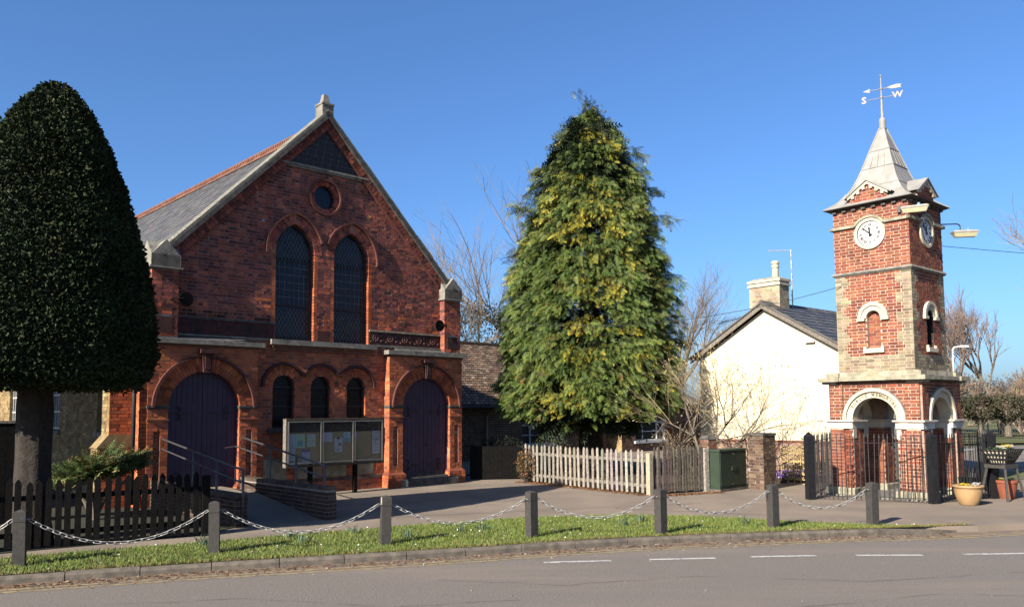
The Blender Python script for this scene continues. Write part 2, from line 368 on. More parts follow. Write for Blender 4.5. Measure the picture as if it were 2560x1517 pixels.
pav.prism(pp, -0.12, 0.0, 'z'); pav.build('pavement', 'tarmac', kind='structure')
mb = MB(); vg = [(x, y + 0.12) for x, y in KERB] + PATH[::-1]; mb.add([(x, y, 0.006) for x, y in vg], [tuple(range(len(vg)))]); mb.build('verge', 'turf', kind='structure')
sheet('grass_bank', [(14.2, 24.2), (16.5, 23.6), (60, 31), (60, 33.5), (17.5, 27.0), (14.6, 27.0)], 0.012, 'turf')
sheet('lawn', [(20, 48), (90, 60), (90, 140), (-80, 140), (-80, 60)], -0.05, 'turf')
sheet('garden_soil', [(0.45, 24.75), (3.42, 20.5), (4.75, 21.2), (5.2, 21.8), (6.4, 29), (2.5, 32), (-0.3, 27.0)], 0.012, 'earth')
sheet('churchyard_soil', [(-14, 8.9), (-7.75, 12.5), (-5.35, 14.25), (-5.0, 15.6), (-7.9, 18.2), (-20, 32), (-26, 30)], 0.012, 'dark_soil')

# kerb stones follow the edge of the verge
kerb = empty('kerb', label='row of worn grey kerb stones between grass verge and road', cat='kerb', kind='structure')
def along(pl, step):
    out = []; acc = 0
    P = [Vector((p[0], p[1], 0)) for p in pl]; i = 0; p = P[0]; left = step; out.append(p.copy())
    while i < len(P) - 1:
        d = P[i + 1] - p
        if d.length >= left: p = p + d.normalized() * left; out.append(p.copy()); left = step
        else: left -= d.length; i += 1; p = P[i]
    return out
kp = along([(x, y) for x, y in KERB[2:-2]] + [(7.0, 14.46)], 0.915)
for a, b in zip(kp, kp[1:]):
    d = (b - a).normalized(); nn = Vector((-d.y, d.x, 0)); g = 0.006
    m = MB(); dz = random.gauss(0, 0.004); pr = random.gauss(0, 0.004)
    prof = [(-0.0 + pr, -0.14), (0.0 + pr, -0.035), (0.018 + pr, -0.008), (0.045 + pr, 0.004), (0.125, 0.004), (0.125, -0.14)]
    vs = []
    for q in (a + d * g, b - d * g):
        for (w, z) in prof: vs.append(q + nn * w + Vector((0, 0, z + dz)))
    k = len(prof); m.add(vs, [tuple(range(k))[::-1], tuple(range(k, 2 * k))] + [(i, (i + 1) % k, (i + 1) % k + k, i + k) for i in range(k)]); m.build('kerb_stone', 'kerbstone', kerb)
# dropped end of the kerb
m = MB(); a, b = Vector((kp[-1].x, kp[-1].y, 0)), Vector((8.35, 14.8, 0)); d = (b - a).normalized(); nn = Vector((-d.y, d.x, 0))
m.add([a + Vector((0, 0, -.14)), a + Vector((0, 0, .0)), a + nn * .125 + Vector((0, 0, .004)), a + nn * .125 + Vector((0, 0, -.14)), b + Vector((0, 0, -.14)), b + Vector((0, 0, -.095)), b + nn * .125 + Vector((0, 0, -.09)), b + nn * .125 + Vector((0, 0, -.14))],
      [(0, 1, 2, 3), (7, 6, 5, 4), (0, 4, 5, 1), (1, 5, 6, 2), (2, 6, 7, 3)]); m.build('kerb_stone', 'kerbstone', kerb)

def line_sheet(name, pl, off, w, z, mat, parent, wob=0.006):
    P = along(pl, 0.25); vs = []; fs = []
    for i, p in enumerate(P):
        d = (P[min(i + 1, len(P) - 1)] - P[max(i - 1, 0)]).normalized(); nn = Vector((d.y, -d.x, 0))
        e = random.gauss(0, wob)
        vs += [p + nn * (off + e) + Vector((0, 0, z)), p + nn * (off + w + e + random.gauss(0, wob * .6)) + Vector((0, 0, z))]
    fs = [(2 * i, 2 * i + 1, 2 * i + 3, 2 * i + 2) for i in range(len(P) - 1)]
    m = MB(); m.add(vs, fs); return m.build(name, mat, parent)
YL = [(-30, 2.45), (-12, 8.85), (-6.66, 10.74), (-4.32, 11.56), (-1.56, 12.37), (1.63, 13.47), (5.25, 14.21), (7.3, 14.5), (10, 15.15), (14, 16.0), (20, 17.3), (40, 21.6)]
line_sheet('gutter_dirt', YL[1:-3], 0.0, 0.42, -0.1035, 'gutter_dust', road, 0.035)
line_sheet('yellow_line', YL, 0.33, 0.075, -0.101, 'yellow_paint', road)
line_sheet('yellow_line', YL, 0.50, 0.075, -0.101, 'yellow_paint', road)
WD = [((0.44, 12.05), (1.56, 12.17)), ((2.01, 12.22), (3.08, 12.31)), ((3.56, 12.39), (4.64, 12.46)), ((5.16, 12.45), (6.19, 12.43)), ((6.79, 12.47), (7.85, 12.52)), ((8.4, 12.56), (9.5, 12.64))]
for a, b in WD: line_sheet('white_dash', [a, b], -0.05, 0.10, -0.1005, 'white_paint', road, 0.002)

# grit and dead leaves in the gutter
def flakes(name, pts, size, cols, z, flat=0.35, thick=True):
    n = len(pts); V = np.zeros((n, 4, 3)); C = np.zeros((n, 3)); ang = np.random.rand(n) * 6.283
    for i, (x, y) in enumerate(pts):
        s = size * (0.4 + random.random() * 1.1); a = ang[i]; t = (random.random() - .5) * flat * 2; e = random.uniform(.5, 1)
        u_ = np.array([math.cos(a), math.sin(a), t]) * s; v_ = np.array([-math.sin(a), math.cos(a), (random.random() - .5) * flat]) * s * e
        c = np.array([x, y, z + abs(t) * s + 0.002]); V[i] = [c - u_ - v_ * .6, c + u_ * .6 - v_, c + u_ + v_ * .6, c - u_ * .6 + v_]
        C[i] = rb(cols, .2)
    F = np.arange(n * 4).reshape(n, 4)
    return link(name, np_mesh(name, V.reshape(-1, 3), F, 'leafy', C))
gp = []
for i in range(2600):
    x = random.uniform(-9, 7.5) if random.random() < .35 else min(7.5, -9 + random.expovariate(0.16))
    y = interp(KERB, x) - 0.05 - abs(random.gauss(0, 0.20)); gp.append((x, y))
tag(flakes('gutter_litter', gp, 0.019, [(0.20, 0.11, 0.06), (0.25, 0.15, 0.08), (0.13, 0.075, 0.045), (0.30, 0.21, 0.13)], -0.102), 'dead leaves and grit along the gutter', 'litter', kind='stuff')
m = MB()
for i in range(230):
    x = random.uniform(-9, 8); off = abs(random.gauss(0, .35)) + .05 if random.random() < .8 else random.uniform(.6, 5)
    y = interp(KERB, x) - off; s = random.uniform(.005, .014); a = random.random() * 6
    Mx = Matrix.Translation((x, y, -.105 + s * .4)) @ Euler((random.random(), random.random(), a)).to_matrix().to_4x4()
    m.box(-s, s, -s * .7, s * .7, -s * .5, s * .5, rb([(0.26, 0.22, 0.18), (0.18, 0.15, 0.13), (0.38, 0.33, 0.27)]), Mx)
tag(m.build('gravel', 'leafy'), 'loose stones scattered by the kerb and on the road', 'gravel', kind='stuff')

for a_, b_ in (((-3.4, 16.2), (4.4, 18.6)), ((2.2, 17.7), (5.4, 16.3)), ((-2.6, 18.9), (0.6, 21.6))): line_sheet('tar_seam', [a_, b_], 0, 0.05, 0.003, 'tar', bpy.data.objects['pavement'], 0.012)

for pts_ in ([(-1.0, 10.9), (0.6, 10.5), (2.4, 11.0), (4.6, 10.6), (7.2, 11.2)], [(-4.8, 9.6), (-3.2, 9.9), (-1.4, 9.4), (0.3, 9.8)], [(3.0, 9.2), (5.2, 9.9), (6.8, 9.5)]): line_sheet('road_crack', pts_, 0, 0.012, -0.1015, 'tar', road, 0.018)

# grass blades on the verge
def blades(name, n, sampler, h, w, cols, z=0.006, lean=0.5):
    V = np.zeros((n, 3, 3)); C = np.zeros((n, 3))
    for i in range(n):
        x, y = sampler(); a = random.random() * 6.283; hh = h * random.uniform(.4, 1.25); l = random.gauss(0, lean) * hh; b = random.random() * 6.283
        dx, dy = math.cos(a) * w, math.sin(a) * w
        V[i] = [(x - dx, y - dy, z), (x + dx, y + dy, z), (x + math.cos(b) * l, y + math.sin(b) * l, z + hh)]
        C[i] = rb(cols, .18)
    return link(name, np_mesh(name, V.reshape(-1, 3), np.arange(3 * n).reshape(n, 3), 'leafy', C))
def vsamp():
    while True:
        x = random.uniform(-9.5, 8.2); a, b = interp(KERB, x) + .125, interp(PATH, x)
        if random.random() * 3.2 < (b - a):
            t = random.random(); y = a + (b - a) * t + random.gauss(0, .015)
            if math.sin(x * 2.3 + 1.7 * math.sin(y * 2.9)) * math.sin(y * 3.7 + x) + random.random() * 1.8 > -.05: return x, y
tag(blades('grass', 60000, vsamp, 0.046, 0.0055, [(0.125, 0.195, 0.033), (0.16, 0.235, 0.041), (0.205, 0.26, 0.05), (0.26, 0.25, 0.07), (0.095, 0.16, 0.03)]), 'short green grass growing on the roadside verge', 'grass', kind='stuff')
def esamp():
    x = random.uniform(-9.5, 8.2); return x, interp(KERB, x) + .12 + abs(random.gauss(0, .07))
tag(blades('dry_grass', 7000, esamp, 0.035, 0.006, [(0.22, 0.17, 0.05), (0.16, 0.16, 0.04), (0.25, 0.20, 0.08)]), 'yellowed grass along the back of the kerb', 'grass', kind='stuff')
n = 120; V = []; F = []; Cc = []
for i in range(n):
    x, y = vsamp()
    if x < -4 and random.random() < .7: x = random.uniform(-2, 8); y = interp(KERB, x) + .2 + random.random() * max(.05, interp(PATH, x) - interp(KERB, x) - .25)
    r = random.uniform(.006, .015); z = random.uniform(.03, .06); tx, ty = random.gauss(0, .4), random.gauss(-.3, .3); b = len(V)
    for k in range(6): t = k * math.pi / 3; V.append((x + r * math.cos(t), y + r * math.sin(t), z + r * (tx * math.cos(t) - ty * math.sin(t))))
    F.append([b, b + 1, b + 2, b + 3]); F.append([b, b + 3, b + 4, b + 5]); Cc += [(0.8, 0.8, 0.76)] * 2
tag(link('daisies', np_mesh('daisies', V, F, 'petal', np.array(Cc))), 'small white daisies sprinkled over the verge', 'daisies', kind='stuff')
# brown needle litter under the picket fence
nl = []
for i in range(5200):
    if random.random() < .68: t = random.random(); x, y = 0.2 + 3.2 * t, 24.45 - 4.15 * t; w = random.gauss(0, .17) - .06; x, y = x - w * .8, y - w * .6 * -1 * -1
    else: t = random.random(); x, y = 3.4 + 1.9 * t, 20.25 + .85 * t; y -= abs(random.gauss(0, .16)); x += abs(random.gauss(0, .05))
    nl.append((x, y))
tag(flakes('needle_litter', nl, 0.022, [(0.30, 0.135, 0.055), (0.24, 0.11, 0.05), (0.38, 0.20, 0.09), (0.16, 0.08, 0.045)], 0.002), 'fallen brown needles along the foot of the picket fence', 'litter', kind='stuff')

# ---------------------------------------------------------------- the chapel
CH = Vector((-4.85, 21.39, 0)); CR = math.pi / 2 - YC
chapel = empty('chapel', CH, CR, 'red brick chapel with steep gable, two arched purple doors and paired pointed windows', 'chapel')
CO = 0.0846; WY = 0.25                         # course height; the main wall stands 0.25 behind the door bays
X, Y_, NY = (1, 0, 0), (0, 1, 0), (0, -1, 0)
UWC, UWH, UWS, UWR = 0.85, 0.55, 6.27, 0.786   # upper windows: centre, half width, springing, arc radius
LW = [(-1.13, 0.305), (-0.06, 0.300), (1.02, 0.295)]; LWS, LWB = 2.76, 1.71
def ph(z, add=0.0):
    if z <= UWS: return UWH + (0.11 if add else 0)
    d = z - UWS; r = UWR + add
    return (math.sqrt(r * r - d * d) - (UWR - UWH)) if r > d else 0
def gable(z): return 4.3 if z < 5.95 else (10.16 - z) * 4.24 / 4.2
def main_iv(z, add=1):
    if z < 3.80: iv = [(-1.95, 1.95)]
    else: iv = [(-min(4.3, gable(z)), min(4.3, gable(z)))]
    if 3.93 < z < 7.4:
        for s in (-1, 1):
            h = ph(z, 0.235 if add else 0.0)
            if h > 0: iv = cut(iv, s * UWC - h, s * UWC + h)
    if abs(z - 7.87) < 0.44: h = math.sqrt(.44 ** 2 - (z - 7.87) ** 2); iv = cut(iv, -h, h)
    if z < 3.5:
        for c, h in LW:
            if LWB < z <= LWS: iv = cut(iv, c - h - .055 * add, c + h + .055 * add)
            elif LWS < z < LWS + h + .26 * add: r = h + .25 * add; d = z - LWS; q = math.sqrt(max(0, r * r - d * d)); iv = cut(iv, c - q, c + q)
        if add and 0.39 < z < 0.92: iv = cut(iv, -1.66, -1.04)
        if add and 0.39 < z < 0.72: iv = cut(iv, -0.72, 0.0); iv = cut(iv, 0.06, 0.74); iv = cut(iv, 1.08, 1.60)
    if add:
        if 3.93 < z < 4.34: iv = [q for q in [(-1.40 + .12, -.30), (.30, 1.28)] if False] + [(-.28, .28)]
        if z > 8.6: iv = []
    return iv
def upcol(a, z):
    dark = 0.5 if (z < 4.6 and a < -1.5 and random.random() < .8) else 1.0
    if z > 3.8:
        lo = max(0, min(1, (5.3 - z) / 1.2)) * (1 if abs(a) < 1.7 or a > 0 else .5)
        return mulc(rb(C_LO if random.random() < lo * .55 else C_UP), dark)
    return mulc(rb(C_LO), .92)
out = []
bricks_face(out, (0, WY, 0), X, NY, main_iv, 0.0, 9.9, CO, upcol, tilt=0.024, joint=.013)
mb = MB(); strips_wall(mb, (0, WY, 0), X, NY, lambda z: main_iv(z, 0), 0.0, 10.1, CO / 2); mb.build('mortar_bed', 'mortar_dark', chapel)
# --- door bays, with pier panels
BAYS = [(-4.57, -1.95, -3.26), (1.95, 4.57, 3.26)]; DH, DS = 0.85, 2.23
def bay_iv(b, add=1):
    x0, x1, c = b
    def f(z):
        iv = [(x0, x1)]
        if z < DS: iv = cut(iv, c - DH - .0 * add, c + DH)
        else:
            r = DH + (.32 if add else 0); d = z - DS
            if d < r: q = math.sqrt(r * r - d * d); iv = cut(iv, c - q, c + q)
        if 0.58 < z < 1.73: iv = cut(iv, c - DH - .32, c - DH - .17); iv = cut(iv, c + DH + .17, c + DH + .32)
        if add and (1.92 < z < 1.98 or 2.19 < z < 2.28): iv = []
        return iv
    return f
for b in BAYS:
    bricks_face(out, (0, 0, 0), X, NY, bay_iv(b), 0.42, 3.68, CO, lambda a, z: rb(C_LO), tilt=0.022, off=b[0], joint=.013)
    for sx, xx in ((-1, b[0]), (1, b[1])):       # return walls of the bay
        bricks_face(out, (xx, 0, 0), Y_, (sx, 0, 0), lambda z: [(0, WY)], 0.42, 3.68, CO, lambda a, z: rb(C_LO), tilt=0.018)
    mb = MB(); strips_wall(mb, (0, 0, 0), X, NY, bay_iv(b, 0), 0.0, 3.70, CO / 2)
    for sx, xx in ((-1, b[0]), (1, b[1])): strips_wall(mb, (xx, 0, 0), Y_, (sx, 0, 0), lambda z: [(0, WY)], 0, 3.7, 3.7)
    c = b[2]
    for sx in (-1, 1):                           # sunk panels on the piers
        a0, a1 = sorted((c + sx * (DH + .17), c + sx * (DH + .32)))
        mb.box(a0 - .003, a1 + .003, .05, .06, .57, 1.74)
        for e in (a0, a1): mb.box(e - .002, e + .002, .006, .055, .58, 1.73)
        bricks_face(out, (0, .05, 0), X, NY, lambda z, a0=a0, a1=a1: [(a0, a1)], 0.58, 1.73, CO, lambda a, z: mulc(rb(C_LO), .8), tilt=0.01)
    mb.build('mortar_bed', 'mortar_red', chapel)
    # jambs of the doorway: one brick per course
    for k in range(int((DS - .42) / CO)):
        for sx in (-1, 1):
            z = .42 + k * CO
            if 1.92 < z + .04 < 1.98 or z > 2.17: continue
            p = [Vector((c + sx * (DH - .002 + random.gauss(0, .0015)), yy, zz)) for yy, zz in ((0.004, z + .005), (.205, z + .005), (.205, z + CO - .005), (.004, z + CO - .005))]
            out.append((p + [q + Vector((sx * .05, 0, 0)) for q in p], rb(C_LO), False))
    for sx in (-1, 1): MB().box(*sorted((c + sx * DH, c + sx * (DH + .02))), .01, .24, .0, DS).build('jamb_bed', 'mortar_red', chapel)
def score(p):
    if p.x < -3.6 or p.y > .3: return None
    w = CH + Matrix.Rotation(CR, 3, 'Z') @ p
    return (w - Vector((0, 0, 2.1))).length
# jamb bricks of upper and lower windows, both sides
for c in (-UWC, UWC):
    for k in range(int((UWS - 3.97) / CO)):
        z = 3.97 + k * CO
        for sx in (-1, 1):
            xi = c + sx * (UWH + random.gauss(0, .002)); xo = c + sx * (UWH + .1); f = -.003 + random.gauss(0, .0015)
            p = [Vector((xi, WY + f, z + .005)), Vector((xi, WY + .2, z + .005)), Vector((xi, WY + .2, z + CO - .005)), Vector((xi, WY + f, z + CO - .005))]
            q = [Vector((xo, v.y, v.z)) for v in p]
            out.append((p + q, mulc(rb(C_LO), .95), False))
for c, h in LW:
    for k in range(int((LWS - LWB) / CO)):
        z = LWB + k * CO
        for sx in (-1, 1):
            xi = c + sx * h; xo = c + sx * (h + .05); f = -.002
            p = [Vector((xi, WY + f, z + .005)), Vector((xi, WY + .16, z + .005)), Vector((xi, WY + .16, z + CO - .005)), Vector((xi, WY + f, z + CO - .005))]
            out.append((p + [Vector((xo, v.y, v.z)) for v in p], rb(C_LO), False))
# upper corner pilasters
PIL = [(-4.54, -3.93), (3.93, 4.54)]
for a0, a1 in PIL:
    bricks_face(out, (0, .03, 0), X, NY, lambda z: [(a0, a1)] if not (3.93 < z < 4.34) else [(a0, a0 + .12), (a1 - .12, a1)], 3.86, 5.42, CO, upcol, tilt=.018, off=a0)
    bricks_face(out, (a0, 0, 0), Y_, (-1, 0, 0), lambda z: [(.03, .6)], 3.86, 5.42, CO, upcol, tilt=.018)
    bricks_face(out, (a1, 0, 0), Y_, (1, 0, 0), lambda z: [(.03, .6)], 3.86, 5.42, CO, upcol, tilt=.018)
    MB().box(a0 + .004, a1 - .004, .034, .6, 3.8, 5.44).build('pilaster_core', 'mortar_dark', chapel)
    MB().box(a0 + .12, a1 - .12, .022, .04, 3.94, 4.32).build('terracotta_panel', 'terracotta_dark', chapel)
emit_bricks(chapel, out, 'brick_a', 'brick_o', 300, score)

# --- arches: voussoirs
cl = lambda: mulc(rb(C_LO), .9); cu = lambda: rb(C_UP)
for x0, x1, c in BAYS:
    ring_stones(chapel, 'voussoir', 'brick_o', (c, DS), DH, DH + .155, 0, math.pi, 36, -.012, .205, cl)
    ring_stones(chapel, 'voussoir', 'brick_o', (c, DS), DH + .160, DH + .318, 0, math.pi, 42, -.012, .05, cl)
    m = MB(); m.strip(arc(c, DS, DH + .322, 0, math.pi, 32), arc(c, DS, DH + .385, 0, math.pi, 32), -.075, .01); m.build('hood_mould', 'brick_dark', chapel)
    k = MB(); k.prism([(c - .09, DS + .82), (c + .09, DS + .82), (c + .13, DS + 1.27), (c - .13, DS + 1.27)], -.10, .2)
    for q in (-.05, 0, .05): k.box(c + q - .012, c + q + .012, -.115, -.099, DS + .90, DS + 1.2)
    k.box(c - .19, c + .19, -.16, .02, DS + 1.27, DS + 1.36); k.build('keystone', 'terracotta_dark', chapel)
    for sx in (-1, 1):                            # imposts and the thin band below them
        a0, a1 = sorted((c + sx * (DH - .03), x0 - .03 if sx < 0 else x1 + .03))
        m = MB(); m.box(a0, a1, -.045, .21, 2.235, 2.275); m.box(a0 + .012, a1 - .012, -.025, .21, 2.195, 2.235); m.build('impost', 'stone_dark', chapel)
        MB().box(a0 + .01, a1 - .01, -.035, .21, 1.935, 1.965).build('band', 'ridge_red', chapel)
        a0, a1 = (x0, c - DH) if sx < 0 else (c + DH, x1)
        o2 = []
        bricks_face(o2, (0, -.07, 0), X, NY, lambda z: [(a0 - .07, a1 + .07)], 0, .34, CO, lambda a, z: rb(C_LO), tilt=.018, off=a0 - .07)
        bricks_face(o2, (a0 - .07, 0, 0), Y_, (-1, 0, 0), lambda z: [(-.07, .24)], 0, .34, CO, lambda a, z: rb(C_LO), tilt=.018)
        bricks_face(o2, (a1 + .07, 0, 0), Y_, (1, 0, 0), lambda z: [(-.07, .2)], 0, .34, CO, lambda a, z: rb(C_LO), tilt=.018)
        emit_bricks(chapel, o2, 'brick_a', 'brick_o', 0, None, rest='pier_brickwork')
        m = MB(); m.box(a0 - .064, a1 + .064, -.064, .24, 0, .345, (.18, .1, .07)); m.frus((a0 - .07, a1 + .07, -.07, .24), (a0 - .003, a1 + .003, -.003, .24), .345, .42, (.30, .09, .05)); m.build('pier_plinth', 'brick_a', chapel)
    m = MB()                                      # stone shelf over the bay and the slope above it
    e0, e1 = (x0 - .12, x1 + .12)
    w_ = (e1 - e0) / 3
    for q in range(3):
        s_ = MB(); s_.box(e0 + q * w_ + .004, e0 + (q + 1) * w_ - .004, -.13, .26, 3.70, 3.815 + random.gauss(0, .003)); s_.build('shelf_stone', 'stone', chapel)
    m.box(x0 - .02, x1 + .02, -.04, .25, 3.645, 3.695); m.build('corbel_course', 'ridge_red', chapel)
    m = MB(); m.prism([(-.02, 3.815), (.245, 3.815), (.245, 3.93)], x0 + .02 if x0 < 0 else x0 + .3, x1 - .3 if x0 < 0 else x1 - .02, 'x'); m.build('weathering', 'stone_dark', chapel)
for s in (-1, 1):
    c = s * UWC; e = UWR - UWH; amax = math.acos(e / UWR)
    for sg in (-1, 1):                            # two arcs of a pointed arch
        cx = c - sg * e
        def A_(t): return t if sg > 0 else math.pi - t
        for r0, r1, n_ in ((UWR, UWR + .112, 13), (UWR + .118, UWR + .232, 15)):
            am = math.acos(e / r0) if r0 > e else amax
            ring_stones(chapel, 'voussoir', 'brick_o', (cx, UWS), r0, r1, A_(0.0), A_(am - .012), n_, WY - .010, WY + .2, lambda: mulc(rb(C_UP), 1.25))
        rh0, rh1 = UWR + .238, UWR + .295; t0 = -.10; am0, am1 = math.acos(e / rh0), math.acos(e / rh1)
        if sg * s > 0 or True:
            pa = [(cx + rh0 * math.cos(A_(t0 + (am0 - t0) * i / 14)), UWS + rh0 * math.sin(A_(t0 + (am0 - t0) * i / 14))) for i in range(15)]
            pb = [(cx + rh1 * math.cos(A_(t0 + (am1 - t0) * i / 14)), UWS + rh1 * math.sin(A_(t0 + (am1 - t0) * i / 14))) for i in range(15)]
            ins = (sg * s < 0)                    # the two hoods meet between the windows
            if ins: pa, pb = pa[4:], pb[4:]
            MB().strip(pa, pb, WY - .08, WY + .01).build('hood_mould', 'brick_dark', chapel)
mbv = MB()
for c, h in LW:
    ring_stones(None, '', '', (c, LWS), h, h + .118, 0, math.pi, 13, WY - .008, WY + .16, cl, mb=mbv)
    ring_stones(None, '', '', (c, LWS), h + .124, h + .245, 0, math.pi, 19, WY - .008, WY + .05, cl, mb=mbv)
mbv.build('window_arch_bricks', 'brick_a', chapel, kind='stuff')
for i, (c, h) in enumerate(LW):
    a0 = -.02 if i == 2 else .52; a1 = math.pi + .02 if i == 0 else math.pi - .52
    MB().strip(arc(c, LWS, h + .25, a0, a1, 20), arc(c, LWS, h + .325, a0, a1, 20), WY - .07, WY + .01).build('hood_mould', 'terracotta_dark', chapel)
    m = MB(); m.box(c - h - .12, c + h + .12, WY - .10, WY + .14, LWB - .13, LWB); m.build('window_sill', 'stone_dark', chapel)

# --- glazing
def opening_poly(kind, c, h, zb, zs, r=None, n=14, inset=0.0):
    if kind == 'round': return [(c - h + inset, zb)] + [(c + (h - inset) * math.cos(t), zs + (h - inset) * math.sin(t)) for t in [math.pi * (1 - i / n) for i in range(n + 1)]] + [(c + h - inset, zb)]
    e = r - h; am = math.acos(e / r); rr = r - inset
    L_ = [(c + e - rr * math.cos(am * i / n), zs + rr * math.sin(am * i / n)) for i in range(n + 1)]
    Rr = [(c - e + rr * math.cos(am * i / n), zs + rr * math.sin(am * i / n)) for i in range(n, -1, -1)]
    return [(c - h + inset, zb)] + L_ + Rr[1:] + [(c + h - inset, zb)]
diam = MB(); diam.prism([(0, -.098), (.052, 0), (0, .098), (-.052, 0)], -.002, .002); dme = diam.mesh('pane', 'glass_blue')
rect = MB(); rect.box(-.068, .068, -.002, .002, -.094, .094); rme = rect.mesh('pane', 'glass_blue')
def inside_up(x, z, c, m_=.07): return 4.02 + m_ < z and abs(x - c) < ph(z + m_ * .8) - m_ - .03
for s in (-1, 1):
    c = s * UWC; w = empty('pointed_window'); w.parent = chapel
    o_ = opening_poly('pt', c, UWH, 3.97, UWS, UWR); i_ = opening_poly('pt', c, UWH, 4.02, UWS, UWR, inset=.06)
    m = MB(); m.strip(o_, i_, WY + .13, WY + .2); m.box(c - UWH, c + UWH, WY + .13, WY + .2, 3.97, 4.03)
    m.box(c - UWH + .05, c + UWH - .05, WY + .14, WY + .175, 4.86, 4.90); m.box(c - UWH + .05, c + UWH - .05, WY + .14, WY + .175, 6.02, 6.06); m.box(c + UWH - .14, c + UWH - .05, WY + .15, WY + .19, 4.03, 6.05); m.build('frame', 'frame_dark', w)
    m = MB(); m.prism(i_, WY + .185, WY + .19); m.build('backing_glass', 'glass_blue', w)
    ld = MB()
    for iz in range(-2, 40):                      # diamond quarries below and in the head, square ones between
        for ix in range(-9, 10):
            x = c + ix * .052; z = 4.02 + iz * .098
            if (ix + iz) % 2: continue
            if (z < 4.80 or 6.16 < z < 6.85) and inside_up(x, z, c, .05):
                link('pane', dme, w, (x, WY + .165, z), (random.gauss(0, .03), 0, random.gauss(0, .03)))
                for dx in (-1, 1): ld.tube([(x, WY + .158, z - .1), (x + dx * .053, WY + .158, z)], .0065, 3); ld.tube([(x + dx * .053, WY + .158, z), (x, WY + .158, z + .1)], .0065, 3)
    for iz in range(6):
        for ix in range(-3, 4):
            x = c + ix * .14 - .02; z = 4.99 + iz * .195
            if abs(x - c) < UWH - .10:
                if z > 6.0: continue
                link('pane', rme, w, (x, WY + .165, z), (random.gauss(0, .02), 0, random.gauss(0, .02)))
                ld.box(x + .064, x + .074, WY + .15, WY + .16, z - .097, z + .097); ld.box(x - .07, x + .07, WY + .148, WY + .158, z - .103, z - .089)
    ld.build('leading', 'lead', w)
diam2 = MB(); diam2.prism([(0, -.075), (.044, 0), (0, .075), (-.044, 0)], -.002, .002); dme2 = diam2.mesh('pane', 'glass_dark')
for c, h in LW:
    w = empty('arched_window'); w.parent = chapel
    o_ = opening_poly('round', c, h, LWB, LWS); i_ = opening_poly('round', c, h, LWB + .03, LWS, inset=.04)
    m = MB(); m.strip(o_, i_, WY + .10, WY + .16); m.box(c - h, c + h, WY + .10, WY + .16, LWB, LWB + .04); m.box(c - h + .03, c + h - .03, WY + .11, WY + .14, 2.24, 2.28); m.box(c - h + .03, c + h - .03, WY + .11, WY + .14, LWS - .03, LWS + .01); m.build('frame', 'frame_dark', w)
    MB().prism(i_, WY + .15, WY + .155).build('backing_glass', 'glass_dark', w)
    ld = MB()
    for iz in range(0, 30):
        for ix in range(-6, 7):
            if (ix + iz) % 2: continue
            x = c + ix * .044; z = LWB + .06 + iz * .075
            if 2.28 < z < 2.72 and abs(x - c) < h - .07:
                link('pane', dme2, w, (x, WY + .135, z), (random.gauss(0, .05), 0, random.gauss(0, .05)))
                for dx in (-1, 1): ld.tube([(x, WY + .128, z - .076), (x + dx * .045, WY + .128, z), (x, WY + .128, z + .076)], .004, 3)
    ld.build('leading', 'iron', w)
w = empty('round_window'); w.parent = chapel
ring_stones(w, 'voussoir', 'brick_o', (0, 7.87), .325, .435, 0, 2 * math.pi, 30, WY - .012, WY + .15, lambda: mulc(rb(C_UP), 1.2))
MB().strip(arc(0, 7.87, .438, 0, 2 * math.pi, 40), arc(0, 7.87, .505, 0, 2 * math.pi, 40), WY - .075, WY + .01).build('moulding', 'brick_dark', w)
MB().prism(arc(0, 7.87, .335, 0, 2 * math.pi, 32)[:-1], WY + .12, WY + .125).build('glass', 'glass_blue', w)
# --- sill under the big windows, string course, frieze, foundation stones
m = MB(); m.box(-1.56, 1.60, WY - .17, WY + .16, 3.82, 3.95); m.build('long_sill', 'stone', chapel)
m = MB(); m.box(-1.50, 1.54, WY - .10, WY + .01, 3.76, 3.818); m.box(-1.46, 1.50, WY - .06, WY + .01, 3.68, 3.76); m.build('sill_corbel', 'ridge_red', chapel)
for x0, x1 in ((-3.93, -1.42), (1.42, 3.93)):
    n_ = 5; w_ = (x1 - x0) / n_
    MB().box(x0, x1, WY - .05, WY + .02, 4.335, 4.375).build('string_course', 'stone_lichen' if x0 > 0 else 'stone_dark', chapel)
    MB().box(x0, x1, WY - .06, WY + .02, 3.925, 3.965).build('string_course', 'stone', chapel)
    for q in range(n_):
        a = x0 + q * w_; p = MB(); p.box(a + .003, a + w_ - .003, WY - .02, WY + .02, 3.966, 4.334); po = p.build('frieze_panel', 'terracotta_dark', chapel)
        fl = MB(); cx, cz = a + w_ * .42, 4.16
        for t in range(8):
            an = t * math.pi / 4; px, pz = cx + .085 * math.cos(an), cz + .085 * math.sin(an) * .9
            fl.lathe([(.0, -.01), (.022, -.006), (.02, .006), (.0, .012)], (0, 0, 0), 6); n0 = len(fl.v) - 24
            for k in range(n0, len(fl.v)): v = fl.v[k]; fl.v[k] = (px + v[0], WY - .022 - v[2], pz + v[1])
        for (dx, dz, r) in ((.0, 0, .025), (w_ * .38, -.07, .028), (w_ * .33, .06, .02), (-w_ * .3, -.10, .02)):
            fl.lathe([(.0, -.01), (r, -.006), (r * .8, .008), (.0, .014)], (0, 0, 0), 6); n0 = len(fl.v) - 24
            for k in range(n0, len(fl.v)): v = fl.v[k]; fl.v[k] = (cx + dx + v[0], WY - .022 - v[2], cz + dz + v[1])
        fl.build('flower_relief', 'terracotta_pale' if x0 > 0 else 'terracotta_dark', po)
MB().box(-.19, .19, WY - .012, WY + .02, 3.975, 4.26).build('terracotta_panel', 'terracotta_dark', chapel)
